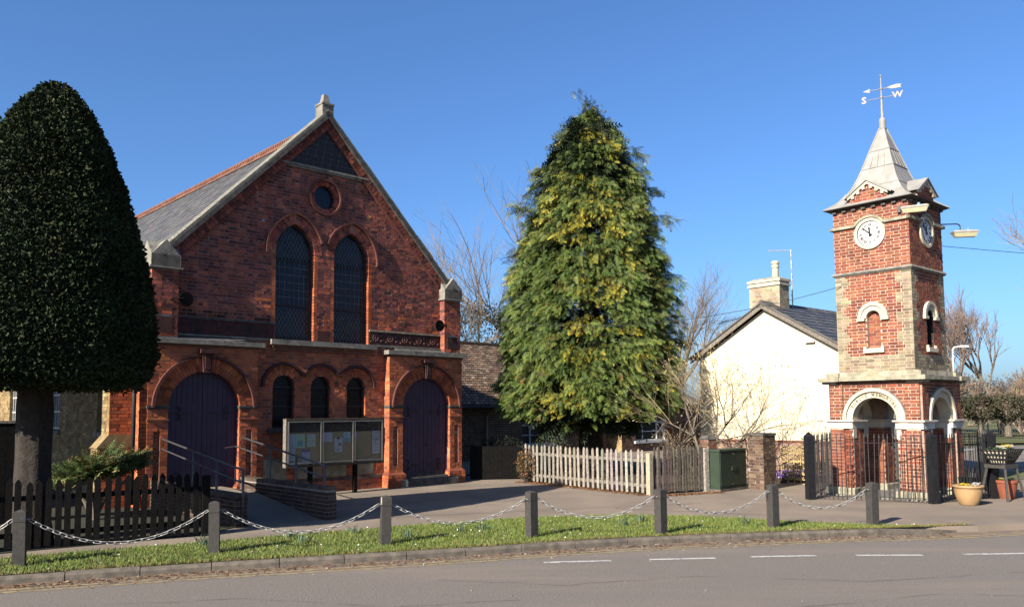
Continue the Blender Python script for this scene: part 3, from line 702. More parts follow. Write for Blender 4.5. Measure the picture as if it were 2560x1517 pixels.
for a0, a1, z0, z1 in ((-1.66, -1.04, .39, .92), (-.72, -.02, .39, .72), (.06, .74, .39, .72), (1.08, 1.60, .40, .72)):
    MB().box(a0 + .008, a1 - .008, WY - .008, WY + .02, z0 + .006, z1 - .006).build('foundation_stone', 'stone_cream' if False else 'stone_lichen', chapel)
MB().box(-1.95, 1.95, WY - .03, WY + .02, .30, .375).build('plinth_course', 'stone_dark', chapel)

# --- gable: dark cladding, brick verge, coping, finial, kneelers
mb = MB(); rows = 8; hz = (9.86 - 8.66) / rows
ct = MB()
for r in range(rows):
    z0 = 8.66 + r * hz; hw = 1.27 * (9.93 - (z0 + hz / 2)) / 1.27
    x = -hw + (0 if r % 2 else -.12)
    while x < hw:
        a, b = max(x, -hw), min(x + .235, hw)
        if b - a > .04:
            t = MB(); t.add([(a + .006, WY - .032, z0 + .006), (b - .006, WY - .032, z0 + .006), (b - .006, WY - .026, z0 + hz - .006), (a + .006, WY - .026, z0 + hz - .006), (a + .003, WY + .01, z0), (b - .003, WY + .01, z0), (b - .003, WY + .01, z0 + hz), (a + .003, WY + .01, z0 + hz)], BF)
            t.build('cladding_tile', 'clad', chapel)
        x += .24
MB().prism([(-1.42, 8.6), (1.42, 8.6), (0, 10.0)], WY - .020, WY - .014).build('cladding_back', 'stone', chapel)
m = MB(); m.box(-1.40, 1.40, WY - .085, WY + .01, 8.575, 8.62); m.box(-1.34, 1.34, WY - .05, WY + .01, 8.52, 8.575); m.build('cladding_sill', 'stone', chapel)
apex = Vector((0, 0, 10.26)); foot = 4.16
for s in (-1, 1):
    d = Vector((s * foot, 0, -4.22)); ln = d.length; d.normalize(); nr = Vector((s * -d.z, 0, s * d.x)) if s > 0 else Vector((d.z, 0, -d.x))
    nr = Vector((-d.z * s, 0, abs(d.x)))
    Bm = Matrix(((d.x, 0, nr.x, apex.x), (0, 1, 0, 0), (d.z, 0, nr.z, apex.z), (0, 0, 0, 1)))
    n_ = 7
    for q in range(n_):                           # coping stones
        g = random.gauss(0, .004)
        m = MB(); a0, a1 = ln * q / n_ + .004, ln * (q + 1) / n_ - .004
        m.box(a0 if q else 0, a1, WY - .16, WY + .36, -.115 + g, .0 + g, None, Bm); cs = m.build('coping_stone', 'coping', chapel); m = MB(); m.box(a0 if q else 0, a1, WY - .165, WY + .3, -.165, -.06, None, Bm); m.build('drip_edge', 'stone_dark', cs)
    m = MB(); m.box(.12, ln - .05, WY - .07, WY + .02, -.40, -.16, None, Bm); m.build('verge_bed', 'brick_dark', chapel)
    o3 = []; k = 0; a = .14
    while a < ln - .1:
        for (h0, h1, pr) in ((-.27, -.165, .085), (-.385, -.28, .078)):
            vs = [Bm @ Vector((aa, WY - pr + random.gauss(0, .003), hh)) for aa, hh in ((a + .004, h0), (a + .10, h0), (a + .10, h1), (a + .004, h1))]
            if s < 0: vs = vs[::-1]
            o3.append((vs + [v + Vector((0, .04, 0)) for v in vs], mulc(rb(C_UP), .9), False))
        a += .106
    emit_bricks(chapel, o3, 'brick_a', 'brick_o', rest='verge_brickwork')
    x0, x1 = sorted((s * 3.93, s * 4.56)); xm = (x0 + x1) / 2
    k = MB(); k.prism([(x0, 5.46), (x1, 5.46), (x1, 5.74), (xm, 6.10), (x0, 5.74)], -.02, .60); k.prism([(-.02, 5.46), (.60, 5.46), (.60, 5.74), (.29, 6.08), (-.02, 5.74)], x0 - .02, x1 + .02, 'x')
    k.box(x0 - .06, x1 + .06, -.07, .64, 5.415, 5.458); k.build('kneeler', 'stone', chapel)
    if s > 0: m = MB(); m.prism(arc(xm, 5.78, .05, 0, 6.283, 10)[:-1], -.03, -.01); m.build('kneeler_boss', 'stone_dark', chapel)
f = MB(); f.box(-.17, .17, WY - .12, WY + .24, 10.0, 10.44); f.frus((-.19, .19, WY - .14, WY + .26), (-.19, .19, WY - .14, WY + .26), 10.40, 10.45); f.frus((-.11, .11, WY - .05, WY + .17), (-.065, .065, WY + .0, WY + .12), 10.45, 10.72); f.build('finial', 'stone', chapel)

# --- roof
RZ, EZ, EX, Y0, Y1 = 9.86, 5.02, 4.92, WY + .30, 17.6
m = MB(); m.add([(0, Y0, RZ), (-EX, Y0, EZ), (-EX, Y1, EZ), (0, Y1, RZ), (EX, Y0, EZ), (EX, Y1, EZ), (0, Y0, RZ - .12), (0, Y1, RZ - .12)], [(0, 1, 2, 3), (0, 3, 5, 4), (0, 4, 6, 1), (3, 2, 7, 5), (1, 6, 7, 2), (4, 5, 7, 6)])
roof = m.build('roof', 'slate', chapel)
sl = math.hypot(EX, RZ - EZ); du = Vector((-EX, 0, EZ - RZ)).normalized(); nu = Vector((-(RZ - EZ), 0, EX)).normalized(); nu = Vector((du.z, 0, -du.x)) ; nu = nu if nu.z > 0 else -nu
mbs = MB(); rows = 32; cnt = 0; ex = sl / rows
CS = [(0.145, 0.142, 0.136), (0.12, 0.118, 0.115), (0.17, 0.165, 0.155), (0.135, 0.134, 0.13), (0.185, 0.178, 0.165)]
for r in range(rows):
    y = Y0 + (.13 if r % 2 else 0)
    while y < Y1 - .1:
        w = .262; p0 = Vector((0, y, RZ)) + du * (ex * r); e = random.gauss(0, .002); c = rb(CS, .12)
        vs = [p0 + nu * .006, p0 + Vector((0, w, 0)) + nu * .006, p0 + Vector((0, w, 0)) + du * (ex + .012) + nu * (.02 + e), p0 + du * (ex + .012) + nu * (.02 + e)]
        vs = [v for v in (vs[0], vs[3], vs[2], vs[1])]; vs += [v - nu * .006 for v in vs]
        if y < Y0 + 2.7 and cnt < 300 and r > 2:
            cnt += 1; ctr = sum(vs[:4], Vector()) / 4; t = bpy.data.meshes.new('slate'); t.from_pydata([tuple(v - ctr) for v in vs], [], BF); t.materials.append(MATS['slate_o']); link('slate', t, roof, ctr, None, c)
        else: mbs.add(vs, BF, c)
        y += .268
mbs.build('slates', 'slate_tile', roof, kind='stuff')
rt_ = MB(); rt_.prism([(-.15, -.13), (0, .02), (.15, -.13), (.13, -.14), (0, -.01), (-.13, -.14)], 0, .44, 'y')
for k in range(4): rt_.box(-.012, .012, .01 + k * .11, .075 + k * .11, .0, .11)
rt_.box(-.012, .012, .0, .44, .11, .15); rt_.box(-.012, .012, .0, .44, .0, .035)
rtm = rt_.mesh('ridge_tile', 'ridge_red'); y = Y0
while y < Y1 - .4: link('ridge_tile', rtm, roof, (0, y, RZ + .045), (0, random.gauss(0, .01), random.gauss(0, .006))); y += .447

# --- side wall of buff brick with three barred windows, buttress, downpipe
SX = -4.72
SWN = [(1.95, 3.05), (6.35, 7.45), (11.0, 12.3)]
def side_iv(z):
    iv = [(0.08, 17.4)]
    if 1.65 < z < 3.6:
        for a, b in SWN: iv = cut(iv, a, b)
    return iv
o4 = []; bricks_face(o4, (SX, 0, 0), Y_, (-1, 0, 0), side_iv, 0.0, 5.0, .0775, lambda a, z: rb(C_YE) if a > .5 else rb(C_LO), bond='flemish', tilt=.012)
m = MB(); strips_wall(m, (SX, 0, 0), Y_, (-1, 0, 0), side_iv, 0, 5.05, .05); m.box(SX + .3, -4.4, .3, 17.4, 0, 5.0); m.box(4.4, 4.62, .3, 17.4, 0, 5.0); m.box(-4.5, 4.5, 17.2, 17.4, 0, 5.0); m.prism([(-4.5, 5), (4.5, 5), (0, 9.6)], 17.2, 17.4); m.build('side_mortar', 'yellow_wall', chapel)
bx0 = SX - .52
bricks_face(o4, (0, .42, 0), X, NY, lambda z: [(bx0 if z > 1.6 else bx0 - (.22 if z < 1.35 else .22 * (1.6 - z) / .25), SX)], 0, 3.6, .0775, lambda a, z: rb(C_LO), bond='flemish', tilt=.02)
bricks_face(o4, (bx0, 0, 0), Y_, (-1, 0, 0), lambda z: [(.42, .9)] if z > 1.62 else [], 0, 3.6, .0775, lambda a, z: rb(C_YE), bond='flemish', tilt=.02)
bricks_face(o4, (bx0 - .22, 0, 0), Y_, (-1, 0, 0), lambda z: [(.42, .9)], 0, 1.33, .0775, lambda a, z: rb(C_YE), bond='flemish', tilt=.02)
bricks_face(o4, (SX, .02, 0), X, NY, lambda z: [(0, .18)], 0, 3.68, CO, lambda a, z: rb(C_LO), bond='flemish', tilt=.015)
emit_bricks(chapel, o4, 'brick_a', 'brick_o', rest='side_brickwork')
bt = MB(); bt.box(bx0 + .005, SX, .425, .895, 0, 3.6); bt.frus((bx0 - .215, SX, .425, .895), (bx0 - .215, SX, .425, .895), 0, 1.34); bt.frus((bx0 - .25, SX, .41, .91), (bx0 - .0, SX, .41, .91), 1.34, 1.64); bt.build('buttress', 'yellow_wall', chapel)
MB().tube([(SX - .13, .03, 0.1), (SX - .13, .03, 4.9)], .045, 8).build('downpipe', 'frame_dark', chapel, smooth=True)
for a, b in SWN:
    w = empty('barred_window'); w.parent = chapel
    MB().box(SX + .14, SX + .15, a, b, 1.65, 3.6).build('glass', 'glass_dark', w)
    m = MB()
    for q in range(5): y = a + .06 + (b - a - .12) * q / 4; m.box(SX + .09, SX + .13, y - .018, y + .018, 1.68, 3.6)
    for z in (1.68, 2.15, 2.62, 3.1): m.box(SX + .085, SX + .125, a, b, z, z + .04)
    m.build('glazing_bars', 'frame_white', w)
    MB().box(SX - .07, SX + .14, a - .08, b + .08, 1.53, 1.645).build('sill', 'stone', w)
    m = MB(); m.box(SX + .0, SX + .15, a - .02, a, 1.65, 3.6); m.box(SX + .0, SX + .15, b, b + .02, 1.65, 3.6); m.build('reveal', 'yellow_wall', w)

# --- doors
def door(c, zb, boards, label):
    d = empty('door'); d.parent = chapel; d['label'] = label
    n_ = boards; wv = DH / n_
    for s in (-1, 1):
        for k in range(n_):
            a, b = (k * wv + (.006 if k == 0 else .003), (k + 1) * wv - .003)
            top = [(xx, DS + math.sqrt(max(0, DH * DH - xx * xx)) + .01) for xx in (b, (a + b) / 2, a)]
            pts = [(a, zb), (b, zb)] + top
            pts = [(c + s * p[0], p[1]) for p in pts]
            if s < 0: pts = pts[::-1]
            y = .165 + random.gauss(0, .0015); MB().prism(pts, y, .21).build('plank', 'door_paint', d)
        for z in (2.10, zb + .22):                # strap hinges with curled ends
            h = MB(); x0 = c + s * DH; x1 = c + s * (DH - .58)
            h.box(*sorted((x0, x1)), .150, .163, z - .016, z + .016)
            e = x1 - s * .03; h.prism([(e - .05, z), (e, z - .05), (e + .05, z), (e, z + .05)], .148, .163)
            for sg in (-1, 1):
                cx = c + s * (DH - .25); h.tube([(cx + s * q[0], .155, z + sg * q[1]) for q in ((.02, .0), (-.07, .05), (-.08, .11), (-.03, .145), (.02, .12))], .013, 5)
            h.build('hinge', 'iron', d)
    hd = MB(); hd.tube([(c + .09 + .045 * math.cos(t), .14, zb + .78 + .045 * math.sin(t)) for t in [i * math.pi / 5 for i in range(11)]], .009, 5); hd.prism(arc(c + .09, zb + .78, .035, 0, 6.283, 10)[:-1], .155, .165); hd.build('ring_handle', 'iron', d)
    MB().box(c - DH, c + DH, .18, .26, zb - .12, zb).build('threshold', 'stone_dark', d)
    m = MB(); m.strip(opening_poly('round', c, DH, zb, DS), opening_poly('round', c, DH, zb, DS, inset=.035), .125, .165); m.build('door_frame', 'door_paint', d)
door(-3.26, .37, 7, 'wide double door of narrow purple boards behind the ramp handrails')
door(3.26, .36, 6, 'arched purple double door beside the picket fence garden')
st = empty('door_step'); st.parent = chapel       # bull-nosed brick step
for k in range(22):
    a = 2.31 + k * .0865; MB().prism([(-.30, .02), (-.30, .17), (-.27, .215), (.06, .215), (.06, .02)], a, a + .076, 'x').build('step_brick', 'stone_dark' if k else 'stone_cream', st)
MB().box(2.31, 4.2, -.28, .2, 0, .19).build('step_bed', 'mortar_cream', st)
MB().box(2.41, 4.11, .0, .2, .19, .25).build('step_tread', 'stone_dark', st)
# --- round black dishes on short arms
for sx, x, z in ((-1, -3.79, 4.74), (1, 3.68, 4.62)):
    m = MB(); m.lathe([(.0, 0), (.165, .0), (.17, .012), (.165, .024), (.05, .05), (0, .055)], (0, 0, 0), 20)
    m.v = [(x + v[0], .02 - .10 * 1 - v[2] * -1, z + v[1]) for v in m.v]; dl = m.build('wall_dish', 'matte_black', chapel)
    MB().tube([(x, -.12, z), (x + sx * .10, -.13, z), (x + sx * .30, -.02, z), (x + sx * .32, .05, z - .04)], .016, 6).build('dish_arm', 'matte_black', dl)
# --- rear block with chimney pots, seen past the right corner
ax = empty('rear_annex'); ax.parent = chapel
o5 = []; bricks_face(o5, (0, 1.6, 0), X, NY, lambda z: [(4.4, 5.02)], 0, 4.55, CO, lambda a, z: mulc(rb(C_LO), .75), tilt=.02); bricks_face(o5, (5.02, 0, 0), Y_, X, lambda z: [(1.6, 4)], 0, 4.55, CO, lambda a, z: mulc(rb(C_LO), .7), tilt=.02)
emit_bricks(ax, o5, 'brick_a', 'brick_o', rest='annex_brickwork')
m = MB(); m.box(4.4, 5.015, 1.605, 4, 0, 4.56); m.build('annex_core', 'mortar_red', ax)
m = MB(); m.box(4.35, 5.1, 1.52, 4.05, 4.56, 4.62); m.box(4.35, 5.06, 1.56, 4.05, 4.62, 4.74); m.build('annex_cap', 'stone_dark', ax)
MB().lathe([(.11, 0), (.10, .3), (.125, .33), (.125, .40), (.09, .42)], (4.78, 1.9, 4.74), 14).build('chimney_pot', 'stone_cream', ax, smooth=False)

# ---------------------------------------------------------------- the clock tower (local x runs along the right face, y along the left face)
TW = Vector((9.36, 18.63, 0)); TR = math.pi / 2 - YT; TS = 2.26; TC = 1.13
tower = empty('clock_tower', TW, TR, 'red brick clock tower with buff corners, open arches below and pale lead spire', 'clock tower')
TCO = 0.0777; S0, S1 = 0.20, 2.06
FACES = [((0, 0, 0), (0, 1, 0), (-1, 0, 0)), ((0, 0, 0), (1, 0, 0), (0, -1, 0)), ((TS, 0, 0), (0, 1, 0), (1, 0, 0)), ((0, TS, 0), (1, 0, 0), (0, 1, 0))]
def fm(i):
    """matrix: (a along face, d outwards, z) -> tower space, for face i"""
    o_, A_, N_ = [Vector(q) for q in FACES[i]]
    return Matrix(((A_.x, N_.x, 0, o_.x), (A_.y, N_.y, 0, o_.y), (0, 0, 1, 0), (0, 0, 0, 1)))
def fbuild(mb, i, name, mat, parent, **k):
    Mx = fm(i); mb.v = [tuple(Mx @ Vector(v)) for v in mb.v]; return mb.build(name, mat, parent, **k)
AR0, AR1, AZ = 0.535, 0.76, 1.82
def quoin(k): return 0.25 if (k // 3) % 2 == 0 else 0.37
def shaft_col(a, z):
    k = int((z - 2.98) / TCO)
    if z < 3.36: return rb(C_GA, .12)
    if z < 5.4:
        q = quoin(k)
        return rb(C_GA, .12) if (a < S0 + q - .05 or a > S1 - q + .05) else rb(C_TW)
    return rb(C_TW)
out = []
for i in (0, 1, 2, 3):
    o_, A_, N_ = [Vector(q) for q in FACES[i]]
    vis = i < 2
    def siv(z, i=i, add=1):
        iv = [(S0, S1)]
        k = int((z - 2.98) / TCO)
        if add and 3.36 < z < 5.4: q = quoin(k); iv = [(S0, S0 + q - .005), (S0 + q + .005, S1 - q - .005), (S1 - q + .005, S1)]
        if 3.56 < z < 4.30: iv = cut(iv, TC - .165, TC + .165)
        elif 4.30 <= z < 4.66: r = .365 if add else .17; d = z - 4.30; q = math.sqrt(max(0, r * r - d * d)); iv = cut(iv, TC - q, TC + q)
        if add and abs(z - 6.36) < .37: q = math.sqrt(.37 ** 2 - (z - 6.36) ** 2); iv = cut(iv, TC - q, TC + q)
        if add and 5.37 < z < 5.47: iv = []
        return iv
    if vis: bricks_face(out, o_ - N_ * S0, A_, N_, siv, 2.98, 7.06, TCO, shaft_col, bond='flemish', tilt=.013, off=S0, proud=.004, joint=.015)
    mb = MB(); strips_wall(mb, o_ - N_ * S0, A_, N_, lambda z: siv(z, add=0), 2.98, 7.08, TCO / 2); mb.build('mortar_bed', 'mortar_cream', tower)
    # base stage: wall with arch, corner pilasters 0.05 proud
    def biv(z, add=1):
        iv = [(.372, TS - .372)]
        if z < AZ: iv = cut(iv, TC - AR0, TC + AR0)
        else:
            r = AR1 - .02 if add else AR0; d = z - AZ
            if d < r: q = math.sqrt(r * r - d * d); iv = cut(iv, TC - q, TC + q)
        if add and 1.60 < z < 1.83: iv = []
        return iv
    mb = MB(); strips_wall(mb, o_ - N_ * .05, A_, N_, lambda z: biv(z, 0), 0.15, 2.76, TCO / 2)
    for a0, a1 in ((.05, .37), (TS - .37, TS - .05)): strips_wall(mb, o_, A_, N_, lambda z: [(a0, a1)], .15, 2.76, 2.6)
    mb.build('mortar_bed', 'mortar_cream', tower)
    if vis:
        bricks_face(out, o_ - N_ * .05, A_, N_, biv, .19, 2.745, TCO, lambda a, z: rb(C_TW), bond='flemish', tilt=.013, proud=.004, joint=.015)
        for a0, a1 in ((.05, .37), (TS - .37, TS - .05)):
            bricks_face(out, o_, A_, N_, lambda z: [] if 1.60 < z < 1.83 else [(a0, a1)], .19, 2.745, TCO, lambda a, z: rb(C_TW), bond='flemish', tilt=.013, off=a0, proud=.004, joint=.015)
            for e, sg in ((a0, -1), (a1, 1)):
                m = MB(); m.box(e - .001, e + .001, -.05, -.004, .19, 2.745); fbuild(m, i, 'pilaster_edge', 'mortar_red', tower)
def tscore(p):
    w = TW + Matrix.Rotation(TR, 3, 'Z') @ p
    return (w - Vector((0, 0, 2.1))).length if (p.z > 1.9 and p.x < .3) else None
emit_bricks(tower, out, 'brick_a', 'brick_o', 300, tscore)
# inner sides of the four piers
ob = []; B_ = TC - AR0
for px in (0, 1):
    for py in (0, 1):
        x0, x1 = (.06, B_) if px == 0 else (TS - B_, TS - .06); y0, y1 = (.06, B_) if py == 0 else (TS - B_, TS - .06)
        MB().box(x0, x1, y0, y1, .1, 2.6).build('pier_core', 'mortar_red', tower)
        cf = lambda a, z: rb(C_TW)
        bricks_face(ob, (x1 if px == 0 else x0, 0, 0), (0, 1, 0), (1 if px == 0 else -1, 0, 0), lambda z: [(y0, y1)], .19, 1.62, TCO, cf, bond='flemish', tilt=.012, proud=.004)
        bricks_face(ob, (0, y1 if py == 0 else y0, 0), (1, 0, 0), (0, 1 if py == 0 else -1, 0), lambda z: [(x0, x1)], .19, 1.62, TCO, cf, bond='flemish', tilt=.012, proud=.004)
        if px or py:
            bricks_face(ob, (TS if px else 0, 0, 0), (0, 1, 0), (1 if px else -1, 0, 0), lambda z: [(0.05, B_)] if py == 0 else [(TS - B_, TS - .05)], .19, 1.62, TCO, cf, bond='flemish', tilt=.012)
        gx, gy = (-.09, B_ + .05) if px == 0 else (TS - B_ - .05, TS + .09), (-.09, B_ + .05) if py == 0 else (TS - B_ - .05, TS + .09)
        m = MB(); m.box(gx[0], gx[1], gy[0], gy[1], 0, .165); m.frus((*gx, *gy), (gx[0] + .03, gx[1] - .03, gy[0] + .03, gy[1] - .03), .165, .19); m.build('pier_base', 'stone_lichen', tower)
        ix, iy = (-.02, B_ + .015) if px == 0 else (TS - B_ - .015, TS + .02), (-.02, B_ + .015) if py == 0 else (TS - B_ - .015, TS + .02)
        m = MB(); m.box(ix[0], ix[1], iy[0], iy[1], 1.62, 1.755); m.frus((*ix, *iy), (ix[0] - .05, ix[1] + .05, iy[0] - .05, iy[1] + .05), 1.755, 1.785); m.box(ix[0] - .055, ix[1] + .055, iy[0] - .055, iy[1] + .055, 1.785, 1.82); m.build('impost', 'stone_white', tower)
        jx = (B_ - .09, B_ + .012) if px == 0 else (TS - B_ - .012, TS - B_ + .09); jy = (B_ - .09, B_ + .012) if py == 0 else (TS - B_ - .012, TS - B_ + .09)
        m = MB(); m.box(jx[0], jx[1], .03 if py == 0 else TS - .2, .2 if py == 0 else TS - .03, 1.38, 1.622); m.box(.03 if px == 0 else TS - .2, .2 if px == 0 else TS - .03, jy[0], jy[1], 1.38, 1.622); m.build('corbel_block', 'stone_white', tower)
emit_bricks(tower, ob, 'brick_a', 'brick_o', rest='pier_brickwork')
MB().box(.06, TS - .06, .06, TS - .06, 2.60, 2.66).build('vault', 'mortar_red', tower)
MB().box(-.25, TS + .25, -.25, TS + .25, .002, .03).build('floor_slab', 'stone', tower)
for i in range(4):
    m = MB(); n_ = 28
    m.strip(arc(TC, AZ, AR0, 0, math.pi, n_), arc(TC, AZ, AR0 + .145, 0, math.pi, n_), -.30, -.022); m.strip(arc(TC, AZ, AR0 + .147, 0, math.pi, n_), arc(TC, AZ, AR1, 0, math.pi, n_), -.06, .035)
    fbuild(m, i, 'stone_arch', 'stone_cream', tower)
    m = MB(); m.strip(arc(TC, AZ, AR1, 0, math.pi, n_), arc(TC, AZ, AR1 + .02, 0, math.pi, n_), -.055, .0); fbuild(m, i, 'arch_drip', 'stone', tower)
# cornice with breaks over the pilasters, blocking course
def square_ring(name, mat, h0, h1, z0, z1, parent, top=None):
    c = TC; m = MB(); t = top or h1
    m.frus((c - h1, c + h1, c - h1, c + h1), (c - t, c + t, c - t, c + t), z0, z1); return m.build(name, mat, parent)
square_ring('cornice_bed', 'stone_dark', 0, 1.16, 2.725, 2.765, tower, 1.22); square_ring('cornice', 'stone_lichen', 0, 1.255, 2.766, 2.855, tower)
m = MB()
for cx in (0, 1):
    for cy in (0, 1):
        x0, x1 = (-.17, .36) if cx == 0 else (TS - .36, TS + .17); y0, y1 = (-.17, .36) if cy == 0 else (TS - .36, TS + .17)
        m.box(x0, x1, y0, y1, 2.758, 2.862); m.box(x0 + .1, x1 - .06, y0 + .1, y1 - .06, 2.70, 2.757)
m.build('cornice_breaks', 'stone_lichen', tower)
square_ring('blocking_course', 'stone_lichen', 0, 1.10, 2.856, 2.985, tower, 1.07)
m = MB()
for cx in (0, 1):
    for cy in (0, 1): m.box(*((-.02, .30) if cx == 0 else (TS - .30, TS + .02)), *((-.02, .30) if cy == 0 else (TS - .30, TS + .02)), 2.863, 2.965)
m.build('corner_blocks', 'stone_lichen', tower)
square_ring('string_course', 'stone', 0, .955, 5.375, 5.415, tower, .985); square_ring('string_course', 'stone', 0, 1.0, 5.416, 5.47, tower, .97)
# niches, string course arching over the clocks, gablets
NUM = ['XII', 'I', 'II', 'III', 'IV', 'V', 'VI', 'VII', 'VIII', 'IX', 'X', 'XI']
def text_mesh(s, size, ext, bold=0.0):
    cu = bpy.data.curves.new('t', 'FONT'); cu.body = s; cu.size = size; cu.extrude = ext; cu.offset = bold; cu.align_x = 'CENTER'; cu.align_y = 'CENTER'; cu.resolution_u = 2
    ob_ = bpy.data.objects.new('t', cu); col.objects.link(ob_); dg = bpy.context.evaluated_depsgraph_get(); me = bpy.data.meshes.new_from_object(ob_.evaluated_get(dg))
    vs = [tuple(v.co) for v in me.vertices]; fs = [tuple(p.vertices) for p in me.polygons]
    bpy.data.objects.remove(ob_); bpy.data.curves.remove(cu); bpy.data.meshes.remove(me); return vs, fs
glyph = {c: text_mesh(c, 1.0, 0.012, 0.035 if c in 'SW' else 0.02) for c in 'PUBLICMEORASW'}
def put_text(mb, c, x, z, size, ang, d, sx=1.0, flip=1):
    vs, fs = glyph[c]; ca, sa = math.cos(ang), math.sin(ang)
    mb.add([(x + (flip * v[0] * sx * ca - v[1] * sa) * size, d + v[2], z + (flip * v[0] * sx * sa + v[1] * ca) * size) for v in vs], fs)
def numeral(mb, s, ang, r, d, flip):
    """Roman numeral made of thin and thick strokes, standing radially"""
    w = .023; tot = sum({'I': 1, 'V': 2, 'X': 2}[c] for c in s) * w; p = -tot / 2; er = Vector((math.sin(ang) * flip, math.cos(ang))); et = Vector((math.cos(ang) * flip, -math.sin(ang)))
    def bar(t0, t1, th):
        b = [(t0 - th, -.036), (t0 + th, -.036), (t1 + th, .036), (t1 - th, .036)]
        mb.prism([(TC + er.x * (r + q[1]) + et.x * q[0], 6.36 + er.y * (r + q[1]) + et.y * q[0]) for q in b], d, d + .004)
    for c in s:
        if c == 'I': bar(p + w / 2, p + w / 2, .0085); p += w
        elif c == 'V': bar(p + w, p + .004, .0085); bar(p + w, p + 2 * w - .004, .005); p += 2 * w
        else: bar(p + 2 * w - .004, p + .004, .0085); bar(p + .004, p + 2 * w - .004, .005); p += 2 * w
for i in range(4):
    vis = i < 2; sd = -S0
    fl = -1 if i in (0, 2) else 1                 # along-face direction as seen from outside
    if i == 3: fl = -1
    if i == 2: fl = 1
    m = MB(); m.strip(arc(TC, 4.30, .17, 0, math.pi, 16), arc(TC, 4.30, .29, 0, math.pi, 16), sd - .03, sd + .03); m.strip(arc(TC, 4.30, .291, 0, math.pi, 16), arc(TC, 4.30, .37, 0, math.pi, 16), sd - .03, sd + .065)
    for s in (-1, 1): m.box(*sorted((TC + s * .20, TC + s * .39)), sd - .02, sd + .075, 4.225, 4.298)
    fbuild(m, i, 'niche_hood', 'stone_cream', tower)
    m = MB(); m.box(TC - .25, TC + .25, sd - .1, sd + .07, 3.44, 3.535); m.box(TC - .25, TC - .18, sd - .02, sd + .055, 3.535, 3.60); m.box(TC + .18, TC + .25, sd - .02, sd + .055, 3.535, 3.60); fbuild(m, i, 'niche_sill', 'stone_cream', tower)
    m = MB(); m.box(TC - .17, TC + .17, sd - .16, sd - .12, 3.5, 4.5); m.strip(opening_poly('round', TC, .175, 3.54, 4.30), opening_poly('round', TC, .165, 3.54, 4.30), sd - .13, sd - .003); fbuild(m, i, 'niche_lining', 'mortar_cream' if i == 0 else 'ink', tower)
    if i == 0:
        o_, A_, N_ = [Vector(q) for q in FACES[0]]; o6 = []
        bricks_face(o6, o_ - N_ * .315, A_, N_, lambda z: [(TC - .165, TC + .165)] if z < 4.3 else [(TC - math.sqrt(max(0, .165 ** 2 - (z - 4.3) ** 2)), TC + math.sqrt(max(0, .165 ** 2 - (z - 4.3) ** 2)))], 3.54, 4.46, TCO, lambda a, z: rb(C_TW), bond='flemish', tilt=.012, proud=.004, off=TC); emit_bricks(tower, o6, 'brick_a', 'brick_o', rest='niche_brickwork')
    # string course at 6.6 that jumps over the clock
    a0 = math.asin(.24 / .45); top = arc(TC, 6.36, .45, a0, math.pi - a0, 18); low = arc(TC, 6.36, .395, a0, math.pi - a0, 18)
    m = MB(); m.strip(low, top, sd - .02, sd + .075)
    for s in (-1, 1): m.box(*sorted((TC + s * .365, TC + s * 1.0)), sd - .02, sd + .07, 6.565, 6.635)
    fbuild(m, i, 'string_course', 'stone_lichen', tower)
    # clock
    ck = empty('clock'); ck.parent = tower
    m = MB(); m.strip(arc(TC, 6.36, .312, 0, 2 * math.pi, 40), arc(TC, 6.36, .385, 0, 2 * math.pi, 40), sd - .02, sd + .045); fbuild(m, i, 'rim', 'stone_cream', ck)
    m = MB(); m.prism(arc(TC, 6.36, .318, 0, 2 * math.pi, 40)[:-1], sd - .01, sd + .012); fbuild(m, i, 'dial', 'dial', ck)
    if vis:
        m = MB(); m.strip(arc(TC, 6.36, .298, 0, 2 * math.pi, 48), arc(TC, 6.36, .312, 0, 2 * math.pi, 48), sd + .012, sd + .016)
        for k in range(60): t = k * math.pi / 30; m.prism([(TC + r * math.cos(t + e), 6.36 + r * math.sin(t + e)) for r, e in ((.278, -.007), (.292, -.007), (.292, .007), (.278, .007))], sd + .012, sd + .015)
        m.strip(arc(TC, 6.36, .274, 0, 2 * math.pi, 48), arc(TC, 6.36, .278, 0, 2 * math.pi, 48), sd + .012, sd + .015)
        for h, s in enumerate(NUM): numeral(m, s, h * math.pi / 6, .222, sd + .012, fl)
        fbuild(m, i, 'numerals', 'ink', ck)
        for nm, an, ln, w in (('minute_hand', 52 * math.pi / 30, .27, .014), ('hour_hand', (11 + 52 / 60) * math.pi / 6, .175, .019)):
            er = Vector((math.sin(an) * fl, math.cos(an))); et = Vector((er.y, -er.x)); P = lambda q, t: (TC + er.x * q + et.x * t, 6.36 + er.y * q + et.y * t)
            m = MB(); m.prism([P(-.07, -w * 1.8), P(-.07, w * 1.8), P(-.02, w), P(ln * .6, w), P(ln * .72, w * 1.5), P(ln, .002), P(ln * .72, -w * 1.5), P(ln * .6, -w), P(-.02, -w)], sd + .022, sd + .03); fbuild(m, i, nm, 'ink', ck)
    # gablet in front of the spire
    g = empty('gablet'); g.parent = tower; gd = sd + .06
    m = MB(); m.prism([(TC - .50, 7.10), (TC + .50, 7.10), (TC + .44, 7.30), (TC, 7.60), (TC - .44, 7.30)], gd - .5, gd - .03); fbuild(m, i, 'tympanum', 'mortar_cream', g)
    if vis:
        o_, A_, N_ = [Vector(q) for q in FACES[i]]; o7 = []
        bricks_face(o7, o_ + N_ * (gd - .03), A_, N_, lambda z: [(TC - .46 * min(1, (7.62 - z) / .32), TC + .46 * min(1, (7.62 - z) / .32))], 7.10, 7.56, TCO, lambda a, z: rb(C_TW), bond='flemish', tilt=.012, proud=.004); emit_bricks(g, o7, 'brick_a', 'brick_o', rest='gablet_brickwork')
    m = MB()
